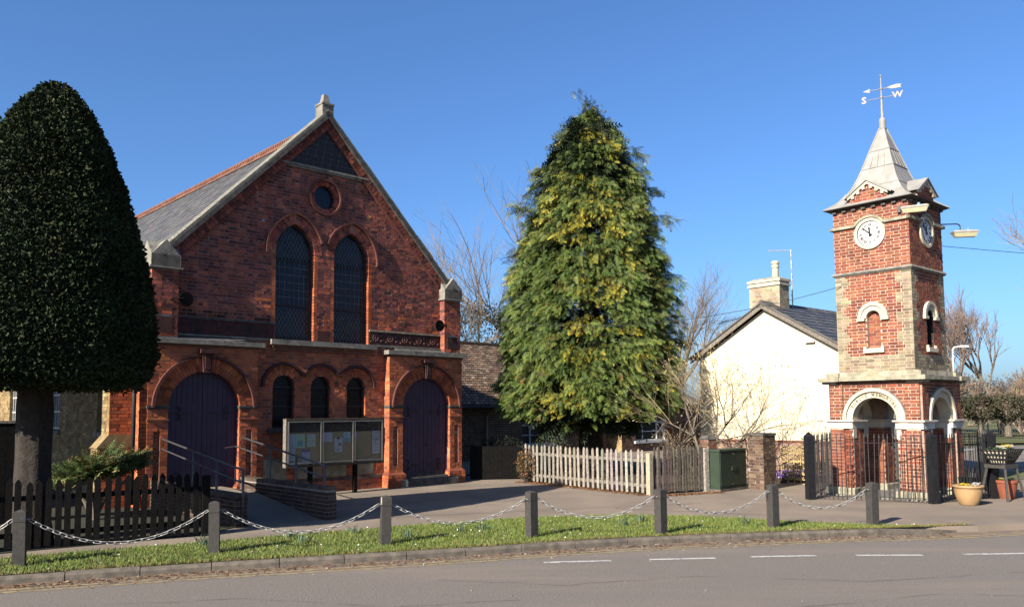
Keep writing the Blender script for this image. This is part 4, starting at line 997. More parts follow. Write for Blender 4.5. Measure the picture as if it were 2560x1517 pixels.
    for s in (-1, 1):
        m.prism([(TC, 7.655), (TC + s * .50, 7.325), (TC + s * .50, 7.26), (TC, 7.585)], gd - .02, gd + .03)
        for q in range(3):
            a = TC + s * (.09 + q * .14); z = 7.55 - (.06 + q * .14) * .66; m.box(a - .035, a + .035, gd - .02, gd + .022, z - .05, z + .03)
    fbuild(m, i, 'bargeboard', 'stone_cream', g)
    m = MB()
    for s in (-1, 1): m.add([(TC, gd + .06, 7.70), (TC + s * .60, gd + .06, 7.30), (TC + s * .60, gd - .75, 7.30), (TC, gd - .85, 7.70), (TC, gd + .06, 7.665), (TC + s * .60, gd + .06, 7.265)], [(0, 1, 2, 3), (0, 4, 5, 1)])
    fbuild(m, i, 'gablet_roof', 'leadwork', g)
for k, c in enumerate('PUBLIC MEMORIAL'):
    if c == ' ': continue
    m = MB() if k == 0 else m
    an = R(58) - R(116) * k / 14; r = AR0 + .072
    put_text(m, c, TC + r * math.sin(an), AZ + r * math.cos(an), .098, -an, -.02, 1.05, -1)
fbuild(m, 0, 'inscription', 'engrave', tower)
# eaves, spire of lead sheets with rolls
sp_ = empty('spire'); sp_.parent = tower; PR = [(1.10, 7.10), (1.0, 7.16), (.86, 7.26), (.715, 7.42), (.59, 7.62), (.485, 7.86), (.395, 8.12), (.255, 8.58), (.055, 9.2)]
m = MB(); m.frus((TC - .96, TC + .96, TC - .96, TC + .96), (TC - 1.085, TC + 1.085, TC - 1.085, TC + 1.085), 7.03, 7.085); m.box(TC - 1.10, TC + 1.10, TC - 1.10, TC + 1.10, 7.085, 7.099); m.build('eaves', 'frame_dark', sp_)
for i in range(4):
    m = MB()
    for (h0, z0), (h1, z1) in zip(PR, PR[1:]): m.add([(TC - h0, h0 - TC, z0), (TC + h0, h0 - TC, z0), (TC + h1, h1 - TC, z1), (TC - h1, h1 - TC, z1)], [(0, 1, 2, 3)])
    fbuild(m, i, 'lead_sheet', 'leadwork', sp_)
    m = MB(); sg = (1, 1)
    m.tube([(TC + h, h - TC, z + .004) for h, z in PR], .022, 6); m.tube([(TC + x, .40 - TC - .0, 8.12 + .004) for x in (-.40, .40)], .012, 5); m.tube([(TC + x, .255 - TC, 8.585) for x in (-.25, .25)], .016, 5)
    for q in (-.5, 0, .5): m.tube([(TC + q * .255, .258 - TC, 8.57), (TC + q * .40 * .9, .40 - TC + .004, 8.14)], .007, 4)
    m.tube([(TC + q * .59, .595 - TC, 7.62) for q in (-1, 1)], .012, 5)
    fbuild(m, i, 'lead_roll', 'leadwork', sp_)
m = MB(); m.lathe([(.075, 0), (.085, .04), (.085, .23), (.07, .29), (.045, .31)], (TC, TC, 9.16), 14); m.build('collar', 'leadwork', sp_, smooth=False)
m = MB()                                          # small brackets under the eaves
for i in (0, 1):
    for k in range(8):
        b = MB(); a = .26 + k * .248; b.box(a - .05, a + .05, -.22, -.13, 6.985, 7.03); fbuild(b, i, 'eaves_bracket', 'stone_dark', tower)
# weather vane
vn = empty('weather_vane', (TC, TC, 9.45), -TR - R(26)); vn.parent = tower
m = MB(); m.tube([(0, 0, 0), (0, 0, .5), (0, 0, 1.10)], [.036, .022, .012], 8); m.lathe([(.0, 0), (.03, .02), (.02, .05), (0, .06)], (0, 0, 1.09), 8); m.build('vane_pole', 'vane_metal', vn, smooth=False)
for z in (.55, .78): m = MB(); m.lathe([(0, -.04), (.035, -.02), (.045, 0), (.035, .02), (0, .04)], (0, 0, z), 10); m.build('vane_ball', 'vane_metal', vn, smooth=True)
m = MB(); m.tube([(-.33, 0, .775), (.16, 0, .785)], .008, 5); m.prism([(-.43, .77), (-.26, .715), (-.275, .77), (-.255, .83)], -.008, .008)
m.prism([(.12, .79), (.22, .75), (.30, .74), (.47, .745), (.44, .785), (.48, .83), (.36, .845), (.22, .825)], -.008, .008)
m.build('arrow', 'vane_metal', vn)
m = MB(); m.tube([(-.33, 0, .535), (.28, 0, .56)], .009, 5); m.build('arm', 'vane_metal', vn)
for c, x, z, s in (('S', -.41, .53, .24), ('W', .37, .565, .22)):
    m = MB(); put_text(m, c, x, z, s, 0.0, 0, 1.05); o = m.build('letter', 'vane_metal', vn)

# ---------------------------------------------------------------- lanterns on the tower
def lantern(base, d, arm, label):
    o = empty('street_light', base, d, label, 'street light', 'lamps on the clock tower')
    ex, dz = arm
    m = MB(); m.tube([(0, 0, 0), (ex * .9, 0, 0), (ex, 0, -.02), (ex + .03, 0, -.06), (ex + .03, 0, dz)], .017, 6); m.build('arm', 'iron', o)
    MB().box(-.02, .05, -.07, .07, -.09, .07).build('bracket', 'iron', o)
    m = MB(); m.frus((ex - .16, ex + .42, -.10, .10), (ex - .18, ex + .44, -.12, .12), dz - .02, dz + .012); m.frus((ex - .18, ex + .44, -.12, .12), (ex - .12, ex + .38, -.07, .07), dz + .012, dz + .045); m.build('shell', 'lamp_shell', o)
    m = MB(); m.frus((ex - .11, ex + .37, -.065, .065), (ex - .155, ex + .415, -.095, .095), dz - .12, dz - .021); m.build('bowl', 'lamp_glass', o)
    m = MB(); m.lathe([(.035, 0), (.035, .05), (.02, .065)], (ex + .22, 0, dz + .044), 10); m.build('photocell', 'cell_blue', o)
    return o
def tw(x, y, z): return TW + Matrix.Rotation(TR, 3, 'Z') @ Vector((x, y, z))
lantern(tw(-.02 + .2, .42, 6.82), R(-28), (.22, .0), 'cream street light with blue sensor on the near corner of the tower')
lantern(tw(2.06, .3, 6.70), R(-8), (.52, -.22), 'cream street light hanging from a bent arm on the right of the tower')

# ---------------------------------------------------------------- railings around the tower
def rail_run(name, a, b, n, h, label, gap_from=None):
    a = Vector(a); b = Vector(b); d = b - a; ln = d.length; rz = math.atan2(d.y, d.x)
    o = empty(name, a, rz, label, 'railing', 'iron railings round the clock tower')
    for z in (.10, h - .18): MB().box(0.05, ln - .05, -.018, .018, z - .006, z + .006).build('rail', 'iron', o)
    p = MB(); p.tube([(0, 0, .03), (0, 0, h - .05)], .0105, 5); p.frus((-.016, .016, -.006, .006), (-.003, .003, -.003, .003), h - .06, h + .03); me = p.mesh('baluster', 'iron')
    s = MB(); s.tube([(0, 0, .03), (0, 0, .30)], .008, 5); sm_ = s.mesh('short_bar', 'iron')
    for k in range(n):
        t = (k + .5) / n * (ln - .12) + .06
        link('baluster', me, o, (t, 0, 0), (random.gauss(0, .01), random.gauss(0, .012), 0))
        if gap_from and t > gap_from: link('short_bar', sm_, o, (t + (ln - .12) / n * .3, 0, 0))
    return o
PN, PLf, PRt, PB = (9.27, 18.12, 0), (6.93, 19.14, 0), (11.14, 19.08, 0), (8.84, 22.5, 0)
rail_run('railing', PLf, PN, 25, 1.50, 'black iron railing with spear tops along the front of the tower', 1.6)
rail_run('railing', PLf, PB, 26, 1.50, 'black iron railing running back on the left of the tower')
rail_run('railing', PN, PRt, 22, 1.50, 'black iron railing with gate latch on the right of the tower')
rail_run('railing', PRt, (12.6, 22.2, 0), 20, 1.50, 'black iron railing behind the planter stand')
for p, lab in ((PN, 'chipped black timber post at the near corner of the tower railings'), (PLf, 'black timber post at the left end of the tower railings'), (PRt, 'black timber post behind the flower basket')):
    o = empty('railing_post', p, R(12), lab, 'post', 'timber posts of the tower railings')
    m = MB(); m.box(-.085, .085, -.085, .085, 0, 1.46); m.build('shaft', 'black_paint', o)
    MB().frus((-.087, .087, -.087, .087), (-.012, .012, -.012, .012), 1.46, 1.56).build('pointed_cap', 'black_paint', o)
o = empty('gate_latch', (9.27 + .95, 18.12 + .49, 1.15), R(27), 'grey bar latch on the tower railing gate', 'latch')
MB().box(0, .36, -.03, -.01, -.012, .012).build('bar', 'galv', o); MB().box(-.06, .0, -.035, .01, -.06, .07).build('plate', 'iron', o)

# ---------------------------------------------------------------- bollards and chains
BOL = [(-6.86, 11.47), (-4.5, 12.42), (-2.03, 13.06), (0.31, 13.70), (2.50, 13.95), (4.62, 14.63), (6.49, 14.87)]
BLAB = ['leftmost grey square bollard of the chained row', 'grey bollard in front of the dark fence end, second from left', 'grey bollard with a torn reflector, in front of the notice board', 'grey bollard in front of the picket fence', 'grey bollard in front of the pale concrete fence post', 'grey bollard in front of the green cabinet', 'rightmost grey bollard, in front of the tower railings']
HB = .77
for i, ((x, y), lab) in enumerate(zip(BOL, BLAB)):
    p, q = BOL[max(0, i - 1)], BOL[min(6, i + 1)]; rz = math.atan2(q[1] - p[1], q[0] - p[0]) + [R(0), R(-4), R(6), R(26), R(24), R(14), R(12)][i]
    o = empty('bollard', (x, y, 0), rz, lab, 'bollard', 'bollards along the verge'); o.rotation_euler = (random.gauss(0, .012), random.gauss(0, .012), rz)
    h = .076
    MB().box(-h, h, -h, h, -.05, HB - .165).build('shaft', 'bollard', o)
    MB().box(-h + .006, h - .006, -h + .006, h - .006, HB - .166, HB - .156).build('groove', 'iron', o)
    m = MB(); m.box(-h, h, -h, h, HB - .157, HB - .02); m.frus((-h, h, -h, h), (-h * .2, h * .2, -h * .2, h * .2), HB - .02, HB + .006); m.build('head', 'bollard', o)
    for s in (-1, 1): m = MB(); m.tube([(s * h, 0, HB - .13), (s * (h + .025), 0, HB - .13)], .008, 6); m.build('eye_bolt', 'galv', o)
    if i == 2: MB().box(-h - .003, -h, -.05, .02, HB - .13, HB - .02).build('torn_reflector', 'concrete_post', o)
lk = MB(); LK, LWd, LR = .054, .023, .0068
pts = []
for t in range(8): an = math.pi * t / 7 - math.pi / 2; pts.append((LK - LWd + LWd * math.cos(an), LWd * math.sin(an)))
for t in range(8): an = math.pi * t / 7 + math.pi / 2; pts.append((-(LK - LWd) + LWd * math.cos(an), LWd * math.sin(an)))
pts.append(pts[0]); lk.tube([(p[0], p[1], 0) for p in pts], LR, 5, cap=False); lme = lk.mesh('chain_link', 'chain_metal', True)
ends = [(-8.9, 10.7)] + BOL
CL = ['galvanised chain running off the left edge of the picture'] + ['galvanised chain between the %s bollards from the left' % q for q in ('first and second', 'second and third', 'third and fourth', 'fourth and fifth', 'fifth and sixth', 'sixth and seventh')]
for i, (a, b) in enumerate(zip(ends, ends[1:])):
    a3, b3 = Vector((*a, HB - .13)), Vector((*b, HB - .13)); d = (b3 - a3).normalized(); a3 += d * .10; b3 -= d * .10
    o = empty('chain', a3, 0, CL[i], 'chain', 'chains hung between the bollards'); sag = [.40, .40, .38, .345, .33, .32, .31][i]
    Ls = (b3 - a3).length; cur = lambda t: (b3 - a3) * t + Vector((0, 0, -4 * sag * t * (1 - t)))
    S = [cur(k / 200) for k in range(201)]; acc = [0]
    for p, q in zip(S, S[1:]): acc.append(acc[-1] + (q - p).length)
    n = int(acc[-1] / .088); step = acc[-1] / n; roll_ = random.random() * 3
    for k in range(n):
        t = (k + .5) * step; j = next(q for q in range(201) if acc[q] >= t); p = S[j]; dd = (S[min(200, j + 1)] - S[max(0, j - 1)]).normalized()
        q = dd.to_track_quat('X', 'Z').to_matrix().to_4x4() @ Matrix.Rotation((k % 2) * math.pi / 2 + R(38) + random.gauss(0, .12), 4, 'X')
        if i == 0 and (a3 + p).x < -8.2: continue
        ob_ = link('chain_link', lme, o); ob_.matrix_local = Matrix.Translation(p) @ q

# ---------------------------------------------------------------- ramp, handrails, notice board (in front of the chapel)
def chp(x, y, z=0): return CH + Matrix.Rotation(CR, 3, 'Z') @ Vector((x, y, z))
rp = empty('entrance_ramp', chp(-3.53, 0), CR, 'sloping tarmac ramp and landing up to the left chapel door', 'ramp')
m = MB(); m.prism([(0.2, 0), (0.2, .36), (-1.6, .36), (-4.4, .012), (-4.4, 0)], -.74, .74, 'x'); m.build('surface', 'tarmac', rp)
o8 = []
for x0, x1, y0, y1, zt, nm in ((-.96, -.74, -4.42, -.05, .60, 'left'), (.74, .96, -4.72, -.9, .64, 'right')):
    cfn = lambda a, z: mulc(rb([(0.11, 0.075, 0.058), (0.085, 0.06, 0.05), (0.14, 0.09, 0.065)]), .9)
    MB().box(x0 + .004, x1 - .004, y0 + .004, y1 - .004, 0, zt - .003).build('ramp_wall', 'mortar_dark', rp)
    for org, A_, N_, iv in (((x0, 0, 0), Y_, (-1, 0, 0), [(y0, y1)]), ((x1, 0, 0), Y_, (1, 0, 0), [(y0, y1)]), ((0, y0, 0), X, NY, [(x0, x1)]), ((0, y1, 0), X, Y_, [(x0, x1)])):
        bricks_face(o8, org, A_, N_, lambda z: iv, 0, zt - .07, .0775, cfn, bond='flemish', tilt=.02)
    k = y0
    while k < y1 - .03: o8.append(([Vector(q) for q in ((x0 - .004, k, zt), (x1 + .004, k, zt), (x1 + .004, min(k + .068, y1), zt), (x0 - .004, min(k + .068, y1), zt))] + [Vector(q) for q in ((x0 - .004, k, zt - .07), (x1 + .004, k, zt - .07), (x1 + .004, min(k + .068, y1), zt - .07), (x0 - .004, min(k + .068, y1), zt - .07))], mulc(rb([(0.16, 0.13, 0.10), (0.12, 0.09, 0.07)]), 1), False)); k += .078
emit_bricks(rp, o8, 'brick_a', 'brick_o', rest='ramp_brickwork')
for xs, lab, y_end in ((-4.38, 'grey tube handrail on the left side of the ramp', -4.47), (-2.68, 'grey tube handrail on the right side of the ramp', -4.49)):
    hr = empty('handrail', chp(xs, 0), CR, lab, 'handrail', 'handrails of the ramp')
    lz = lambda y: 1.60 + y * .125
    MB().tube([(0, -.45 if xs < -4 else -.75, lz(-.55)), (0, y_end, lz(y_end))], .022, 8).build('top_rail', 'rail_paint', hr, smooth=True)
    MB().tube([(0, -.40, lz(-.4) - .235), (0, y_end + .12, lz(y_end + .12) - .235)], .018, 8).build('lower_rail', 'rail_paint', hr, smooth=True)
    for y in (-2.15, -3.30, -4.46): MB().tube([(0, y, .0), (0, y, lz(y))], .024, 8).build('post', 'rail_paint', hr, smooth=True)
    MB().tube([(0, -.4, lz(-.4) - .235), (.12 if xs < -4 else -.10, -.04, 1.27)], .014, 6).build('wall_bracket', 'iron', hr)
nb = empty('notice_board', chp(0, -.45), CR, 'three-door glazed notice board with pinned papers standing before the chapel windows', 'notice board')
for x in (-.72, .59): MB().box(x - .05, x + .05, .0, .09, 0, .86).build('post', 'wood_dark', nb)
m = MB(); m.box(-1.42, 1.42, .02, .10, .76, 1.93); m.build('case', 'cork', nb)
m = MB(); m.box(-1.44, 1.44, -.06, .12, 1.90, 1.95); m.box(-1.42, 1.42, -.05, .10, .745, .80); m.box(1.40, 1.43, -.05, .10, .76, 1.92); m.box(-.455, -.435, -.05, .02, .8, 1.9); m.box(.485, .505, -.05, .02, .8, 1.9); m.build('case_frame', 'board_brown', nb)
MB().box(-1.445, -1.40, -.05, .10, .745, 1.92).build('end_board', 'wood_rail', nb)
for a, b in ((-1.39, -.46), (-.43, .48), (.51, 1.39)):
    d = empty('glazed_door'); d.parent = nb; z0, z1, t = .83, 1.88, .028
    m = MB(); m.box(a, b, -.065, -.045, z0, z0 + t); m.box(a, b, -.065, -.045, z1 - t, z1); m.box(a, a + t, -.065, -.045, z0 + t, z1 - t); m.box(b - t, b, -.065, -.045, z0 + t, z1 - t); m.build('door_frame', 'alu', d)
    MB().box(a + t, b - t, -.056, -.053, z0 + t, z1 - t).build('glass', 'clear_glass', d)
    MB().box(a + .03, b - .03, .0, .018, 1.60, 1.87).build('header_strip', 'wood_rail' if False else 'bark', nb)
PAP = [(-1.37, -1.15, 1.15, 1.56, (.62, .68, .78)), (-1.14, -.90, 1.22, 1.56, (.58, .78, .52)), (-.83, -.60, 1.24, 1.55, (.62, .74, .58)), (-1.37, -1.16, .90, 1.18, (.62, .70, .60)), (-.97, -.75, .86, 1.18, (.62, .58, .72)), (-.42, -.12, 1.35, 1.58, (.66, .70, .78)), (-.05, .18, 1.08, 1.44, (.72, .70, .70)), (.22, .42, 1.34, 1.58, (.50, .68, .74)), (.51, .62, 1.42, 1.56, (.42, .52, .78)), (1.10, 1.34, 1.0, 1.60, (.68, .70, .70))]
for (a, b, z0, z1, c) in PAP:
    m = MB(); m.box(a, b, .006, .012, z0, z1); m.build('paper', 'paper', nb, rot=None).color = (*c, 1)
for (a, b, z0, z1, c) in ((-.97, -.75, 1.12, 1.18, (.30, .16, .34)), (.02, .10, 1.41, 1.45, (.05, .05, .05)), (.06, .15, 1.24, 1.31, (.25, .25, .25)), (.03, .08, 1.11, 1.16, (.3, .3, .3)), (.23, .41, 1.35, 1.43, (.2, .45, .48)), (1.14, 1.30, 1.40, 1.405, (.15, .15, .16)), (1.14, 1.30, 1.50, 1.505, (.15, .15, .16)), (1.14, 1.145, 1.40, 1.505, (.15, .15, .16)), (1.295, 1.30, 1.40, 1.505, (.15, .15, .16)), (1.13, 1.31, 1.36, 1.375, (.2, .2, .22)), (1.14, 1.31, 1.55, 1.56, (.25, .25, .27)), (-1.10, -.95, 1.26, 1.40, (.2, .5, .42))):
    m = MB(); m.box(a, b, .003, .0055, z0, z1); m.build('print', 'paper', nb).color = (*c, 1)

for (a, b, z0, z1, c) in PAP:                     # lines of small print, too fine to read
    k = z1 - .035
    while k > z0 + .03:
        if random.random() < .8: m = MB(); m.box(a + .02, b - .02 - random.random() * (b - a) * .35, .0035, .0055, k, k + .006); m.build('print', 'paper', nb).color = (*[v * .55 for v in c], 1)
        k -= .022

# ---------------------------------------------------------------- fences
def picket_mesh(h, w, t, mat, point=.06):
    m = MB(); m.prism([(-w / 2, 0), (w / 2, 0), (w / 2, h - point), (w * .12, h), (-w * .12, h), (-w / 2, h - point)], -t / 2, t / 2); return m.mesh('picket', mat)
def picket_fence(a, b, n, h, w, mat, rmat, label, z0=.04, lean=.012, cols=None, rails=(.22, .84), var=.015, front=1):
    a = Vector(a); b = Vector(b); d = b - a; ln = d.length; o = empty('picket_fence', a, math.atan2(d.y, d.x), label, 'fence')
    for z in rails: MB().box(0, ln, .012, .05, z - .04, z + .04).build('fence_rail', rmat, o)
    mes = [picket_mesh(h + k * .012, w, .018, mat) for k in (-1, 0, 1)]
    for k in range(n):
        t = (k + .5) / n * ln
        link('picket', random.choice(mes), o, (t + random.gauss(0, var * .5), -.0, z0 + random.gauss(0, var * .6)), (0, random.gauss(0, lean), 0), cols and rb(cols, .12))
    return o
WG = [(1, 1, 1), (.92, .90, .86), (1.1, 1.1, 1.08), (.85, .84, .82)]
f1 = picket_fence((0.34, 24.5, 0), (3.30, 20.42, 0), 27, 1.06, .085, 'wood_grey', 'wood_rail', 'weathered grey picket fence facing the road under the conifer', cols=WG, lean=.022)
f2 = picket_fence((3.48, 20.38, 0), (4.92, 21.16, 0), 18, 1.14, .052, 'wood_grey', 'wood_rail', 'dark weathered picket fence between concrete post and green cabinet', cols=[(.45, .42, .40), (.35, .33, .31)], lean=.012)
def post(x, y, h, w, mat, rz, name, label, cat='post'):
    o = empty(name, (x, y, 0), rz, label, cat); MB().box(-w, w, -w, w, -.05, h).build('shaft', mat, o); MB().frus((-w, w, -w, w), (-w * .7, w * .7, -w * .7, w * .7), h, h + .012).build('top', mat, o); return o
post(3.39, 20.33, 1.02, .062, 'concrete_post', R(38), 'fence_post', 'pale concrete post at the corner of the picket fence')
post(4.98, 21.18, 1.10, .065, 'wood_grey', R(28), 'fence_post', 'weathered timber post at the end of the dark picket fence').children[0].color = (1, 1, 1, 1)
o = empty('brick_gatepost', (5.12, 21.42, 0), R(30), 'narrow brown brick gatepost behind the timber fence post', 'gatepost'); ob2 = []
for org, A_, N_ in (((0, -.15, 0), X, NY), ((-.15, 0, 0), Y_, (-1, 0, 0)), ((.15, 0, 0), Y_, X)): bricks_face(ob2, org, A_, N_, lambda z: [(-.15, .15)], 0, 1.32, .0775, lambda a, z: rb(C_BR), bond='flemish', tilt=.02)
emit_bricks(o, ob2, 'brick_a', 'brick_o'); MB().box(-.145, .145, -.145, .145, 0, 1.33).build('core', 'mortar_dark', o); MB().frus((-.17, .17, -.17, .17), (-.12, .12, -.12, .12), 1.33, 1.42).build('cap', 'stone_dark', o)
f3 = picket_fence((-12.6, 9.55, 0), (-5.36, 14.12, 0), 62, 1.04, .092, 'wood_dark', 'wood_dark', 'near-black picket fence in front of the yew and juniper', rails=(.24, .80), lean=.006)
post(-5.30, 14.17, 1.02, .06, 'wood_dark', R(32), 'fence_post', 'black post at the right end of the dark picket fence')
o = empty('timber_fence', (-10.4, 15.2, 0), R(38), 'tall black boarded fence with flat rail left of the yew trunk', 'fence')
for k in range(28): MB().box(k * .15 - 2.6, k * .15 - 2.6 + .143, 0, .02, 0, 1.93 + random.gauss(0, .003)).build('board', 'wood_dark', o)
MB().box(-2.62, 1.62, .02, .04, 0, 1.93).build('backing_board', 'wood_dark', o); MB().box(-2.62, 1.62, -.02, .05, 1.93, 1.98).build('top_rail', 'wood_rail', o)
o = empty('side_gate', (-1.30, 25.1, 0), R(12), 'low black boarded gate between chapel corner and picket fence', 'gate')
for k in range(13): MB().box(.0 + k * .122, .117 + k * .122, 0, .02, .03, 1.02 + random.gauss(0, .006)).build('board', 'wood_dark', o)
for z in (.25, .85): MB().box(0, 1.58, .02, .06, z - .04, z + .04).build('gate_rail', 'wood_dark', o)
o = empty('iron_gate', (-1.62, 25.35, 0), R(43), 'black iron gate with curved top beside the chapel corner', 'gate')
m = MB(); m.tube([(.05 + .62 * math.sin(t), 0, 1.25 + .72 * math.cos(t)) for t in [i * math.pi / 20 for i in range(11)]], .016, 6); m.build('curved_top', 'iron', o)
for k in range(6): x = .08 + k * .1; MB().tube([(x, 0, .05), (x, 0, 1.25 + .72 * math.sqrt(max(0, 1 - ((x - .05) / .62) ** 2)))], .010, 5).build('bar', 'iron', o)
for z in (.1, 1.0): MB().box(.05, .67, -.012, .012, z, z + .03).build('cross_bar', 'iron', o)

# ---------------------------------------------------------------- green cabinet, brick pillar, painted gate
o = empty('utility_cabinet', (5.29, 20.96, 0), R(42), 'dark green metal utility cabinet beside the brick pillar', 'cabinet')
MB().box(.0, 1.23, .0, .36, .06, 1.03).build('body', 'cabinet_green', o); m = MB(); m.frus((-.03, 1.26, -.03, .39), (-.01, 1.24, -.01, .37), 1.03, 1.075); m.build('lid', 'cabinet_green', o); MB().box(-.02, 1.25, -.02, .38, 0, .06).build('foot', 'kerbstone', o)
for a, b in ((.03, .61), (.62, 1.20)): MB().box(a, b, -.014, .0, .14, 1.0).build('cabinet_door', 'cabinet_green', o)
MB().box(.52, .70, -.035, -.014, .52, .63).build('lock_plate', 'cabinet_green', o)
for x, z in ((.56, .96), (.64, .94), (.56, .18)): m = MB(); m.prism(arc(x, z, .018, 0, 6.283, 8)[:-1], -.018, -.013); m.build('lock', 'alu', o)
o = empty('brick_pillar', (6.62, 21.80, 0), R(36), 'weathered square brick pillar with twig shadows right of the green cabinet', 'pillar'); ob3 = []
for org, A_, N_ in (((0, -.26, 0), X, NY), ((-.26, 0, 0), Y_, (-1, 0, 0)), ((.26, 0, 0), Y_, X)): bricks_face(ob3, org, A_, N_, lambda z: [(-.26, .26)], 0, 1.40, .0775, lambda a, z: rb([(0.17, 0.115, 0.075), (0.22, 0.16, 0.10), (0.12, 0.08, 0.055)]), bond='flemish', tilt=.025)
emit_bricks(o, ob3, 'brick_a', 'brick_o', 110, lambda p: -p.z); MB().box(-.255, .255, -.255, .255, 0, 1.41).build('core', 'mortar_dark', o); MB().box(-.28, .28, -.28, .28, 1.40, 1.47).build('cap', 'stone_dark', o)
o = empty('ornate_gate', (7.70, 23.50, 0), R(-49), 'ornate yellowed iron gate leaning before purple crocuses', 'gate'); W_, H_ = 1.0, 1.02
m = MB(); m.tube([(0, 0, 0), (0, 0, H_), (W_, 0, H_), (W_, 0, 0), (0, 0, 0)], .022, 5); m.build('gate_frame', 'gate_paint', o)
for z in (.28, .62, .86): MB().tube([(0, 0, z), (W_, 0, z)], .018, 5).build('gate_rail', 'gate_paint', o)
for k in range(1, 5): MB().tube([(W_ * k / 5, 0, 0), (W_ * k / 5, 0, H_)], .017, 5).build('upright', 'gate_paint', o)
for r in (.14, .28, .46, .62, .74, .86, .96):
    for k in range(5):
        cx = W_ * (k + .5) / 5
        m = MB()
        for s in (-1, 1): m.tube([(cx + s * .015 + s * .045 * math.sin(t) * (1 - t / 9), 0, r + .05 * math.cos(t) * (1 - t / 9)) for t in [q * .55 for q in range(10)]], .015, 4)
        m.build('scroll', 'gate_paint', o)
for s in (-1, 1): m = MB(); m.tube([(W_ / 2 + s * .03 + s * .09 * math.sin(t), 0, H_ + .05 + .06 * math.cos(t)) for t in [q * .5 for q in range(9)]] + [(W_ / 2 + s * .38, 0, H_ + .01)], .012, 5); m.build('top_scroll', 'gate_paint', o)

# ---------------------------------------------------------------- planters
def flowers(parent, ctr, r, cols, n, h=.06):
    m = MB()
    for k in range(n):
        a = random.random() * 6.283; q = r * math.sqrt(random.random()); c = random.choice(cols); x, y, z = ctr[0] + q * math.cos(a), ctr[1] + q * math.sin(a), ctr[2] + random.uniform(0, h)
        for p in range(5):
            t = p * 1.2566 + a; s = .022; m.add([(x, y, z + .006), (x + s * math.cos(t - .5), y + s * math.sin(t - .5), z + .004), (x + s * 1.2 * math.cos(t), y + s * 1.2 * math.sin(t), z - .004), (x + s * math.cos(t + .5), y + s * math.sin(t + .5), z + .004)], [(0, 1, 2, 3)], c)
    return m.build('flowers', 'petal', parent)
def leaves(parent, ctr, r, n, h=.05):
    m = MB()
    for k in range(n):
        a = random.random() * 6.283; q = r * math.sqrt(random.random()); x, y, z = ctr[0] + q * math.cos(a), ctr[1] + q * math.sin(a), ctr[2] + random.uniform(-.02, h); t = random.random() * 6.3; s = .03
        m.add([(x, y, z), (x + s * math.cos(t), y + s * math.sin(t), z + .02), (x + 1.6 * s * math.cos(t + .5), y + 1.6 * s * math.sin(t + .5), z + .01), (x + s * math.cos(t + 1), y + s * math.sin(t + 1), z + .005)], [(0, 1, 2, 3)], rb([(.05, .10, .03), (.07, .13, .035)]))
    return m.build('leaves', 'leafy', parent)
YEL, WHI, PUR, PIN = (.80, .62, .03), (.85, .84, .80), (.22, .10, .36), (.55, .18, .22)
o = empty('flower_pot', (9.90, 17.86, 0), 0, 'large glazed buff plant pot with yellow and white flowers', 'plant pot')
MB().lathe([(.17, 0), (.185, .02), (.235, .12), (.27, .24), (.285, .33), (.29, .375), (.305, .38), (.315, .40), (.305, .425), (.27, .425), (.265, .38)], (0, 0, 0), 28).build('pot', 'pot_clay', o, smooth=True)
MB().lathe([(0, .36), (.26, .365), (.0, .38)], (0, 0, 0), 16).build('soil', 'earth', o)
leaves(o, (0, 0, .39), .2, 90); flowers(o, (-.10, -.05, .41), .085, [YEL], 34); flowers(o, (.16, -.03, .42), .075, [WHI], 30)
o = empty('terracotta_pot', (11.42, 19.0, 0), 0, 'terracotta pot with yellow flowers under the trestle stand', 'plant pot')
MB().lathe([(.15, 0), (.2, .2), (.225, .36), (.245, .37), (.245, .43), (.21, .43)], (0, 0, 0), 24).build('pot', 'pot_terra', o, smooth=False)
leaves(o, (0, 0, .42), .19, 70); flowers(o, (-.1, -.05, .44), .09, [YEL, WHI], 20)
ts = empty('trestle_stand', (11.20, 18.80, 0), R(30), 'dark grey trestle stand carrying the flower basket', 'stand')
for sx in (-1, 1):
    for sy in (-1, 1): m = MB(); m.tube([(sx * .22, sy * .20, .76), (sx * .36, sy * .31, .0)], .032, 4); m.build('leg', 'bollard', ts)
for sy in (-1, 1): MB().box(-.26, .26, sy * .20 - .035, sy * .20 + .035, .72, .81).build('beam', 'bollard', ts)
for sx in (-1, 1): MB().box(sx * .22 - .035, sx * .22 + .035, -.165, .165, .725, .80).build('cross_beam', 'bollard', ts)
pb = empty('flower_basket', (11.22, 18.78, .812), R(30), 'tapered slatted black basket of mixed pansies on the trestle stand', 'flower basket')
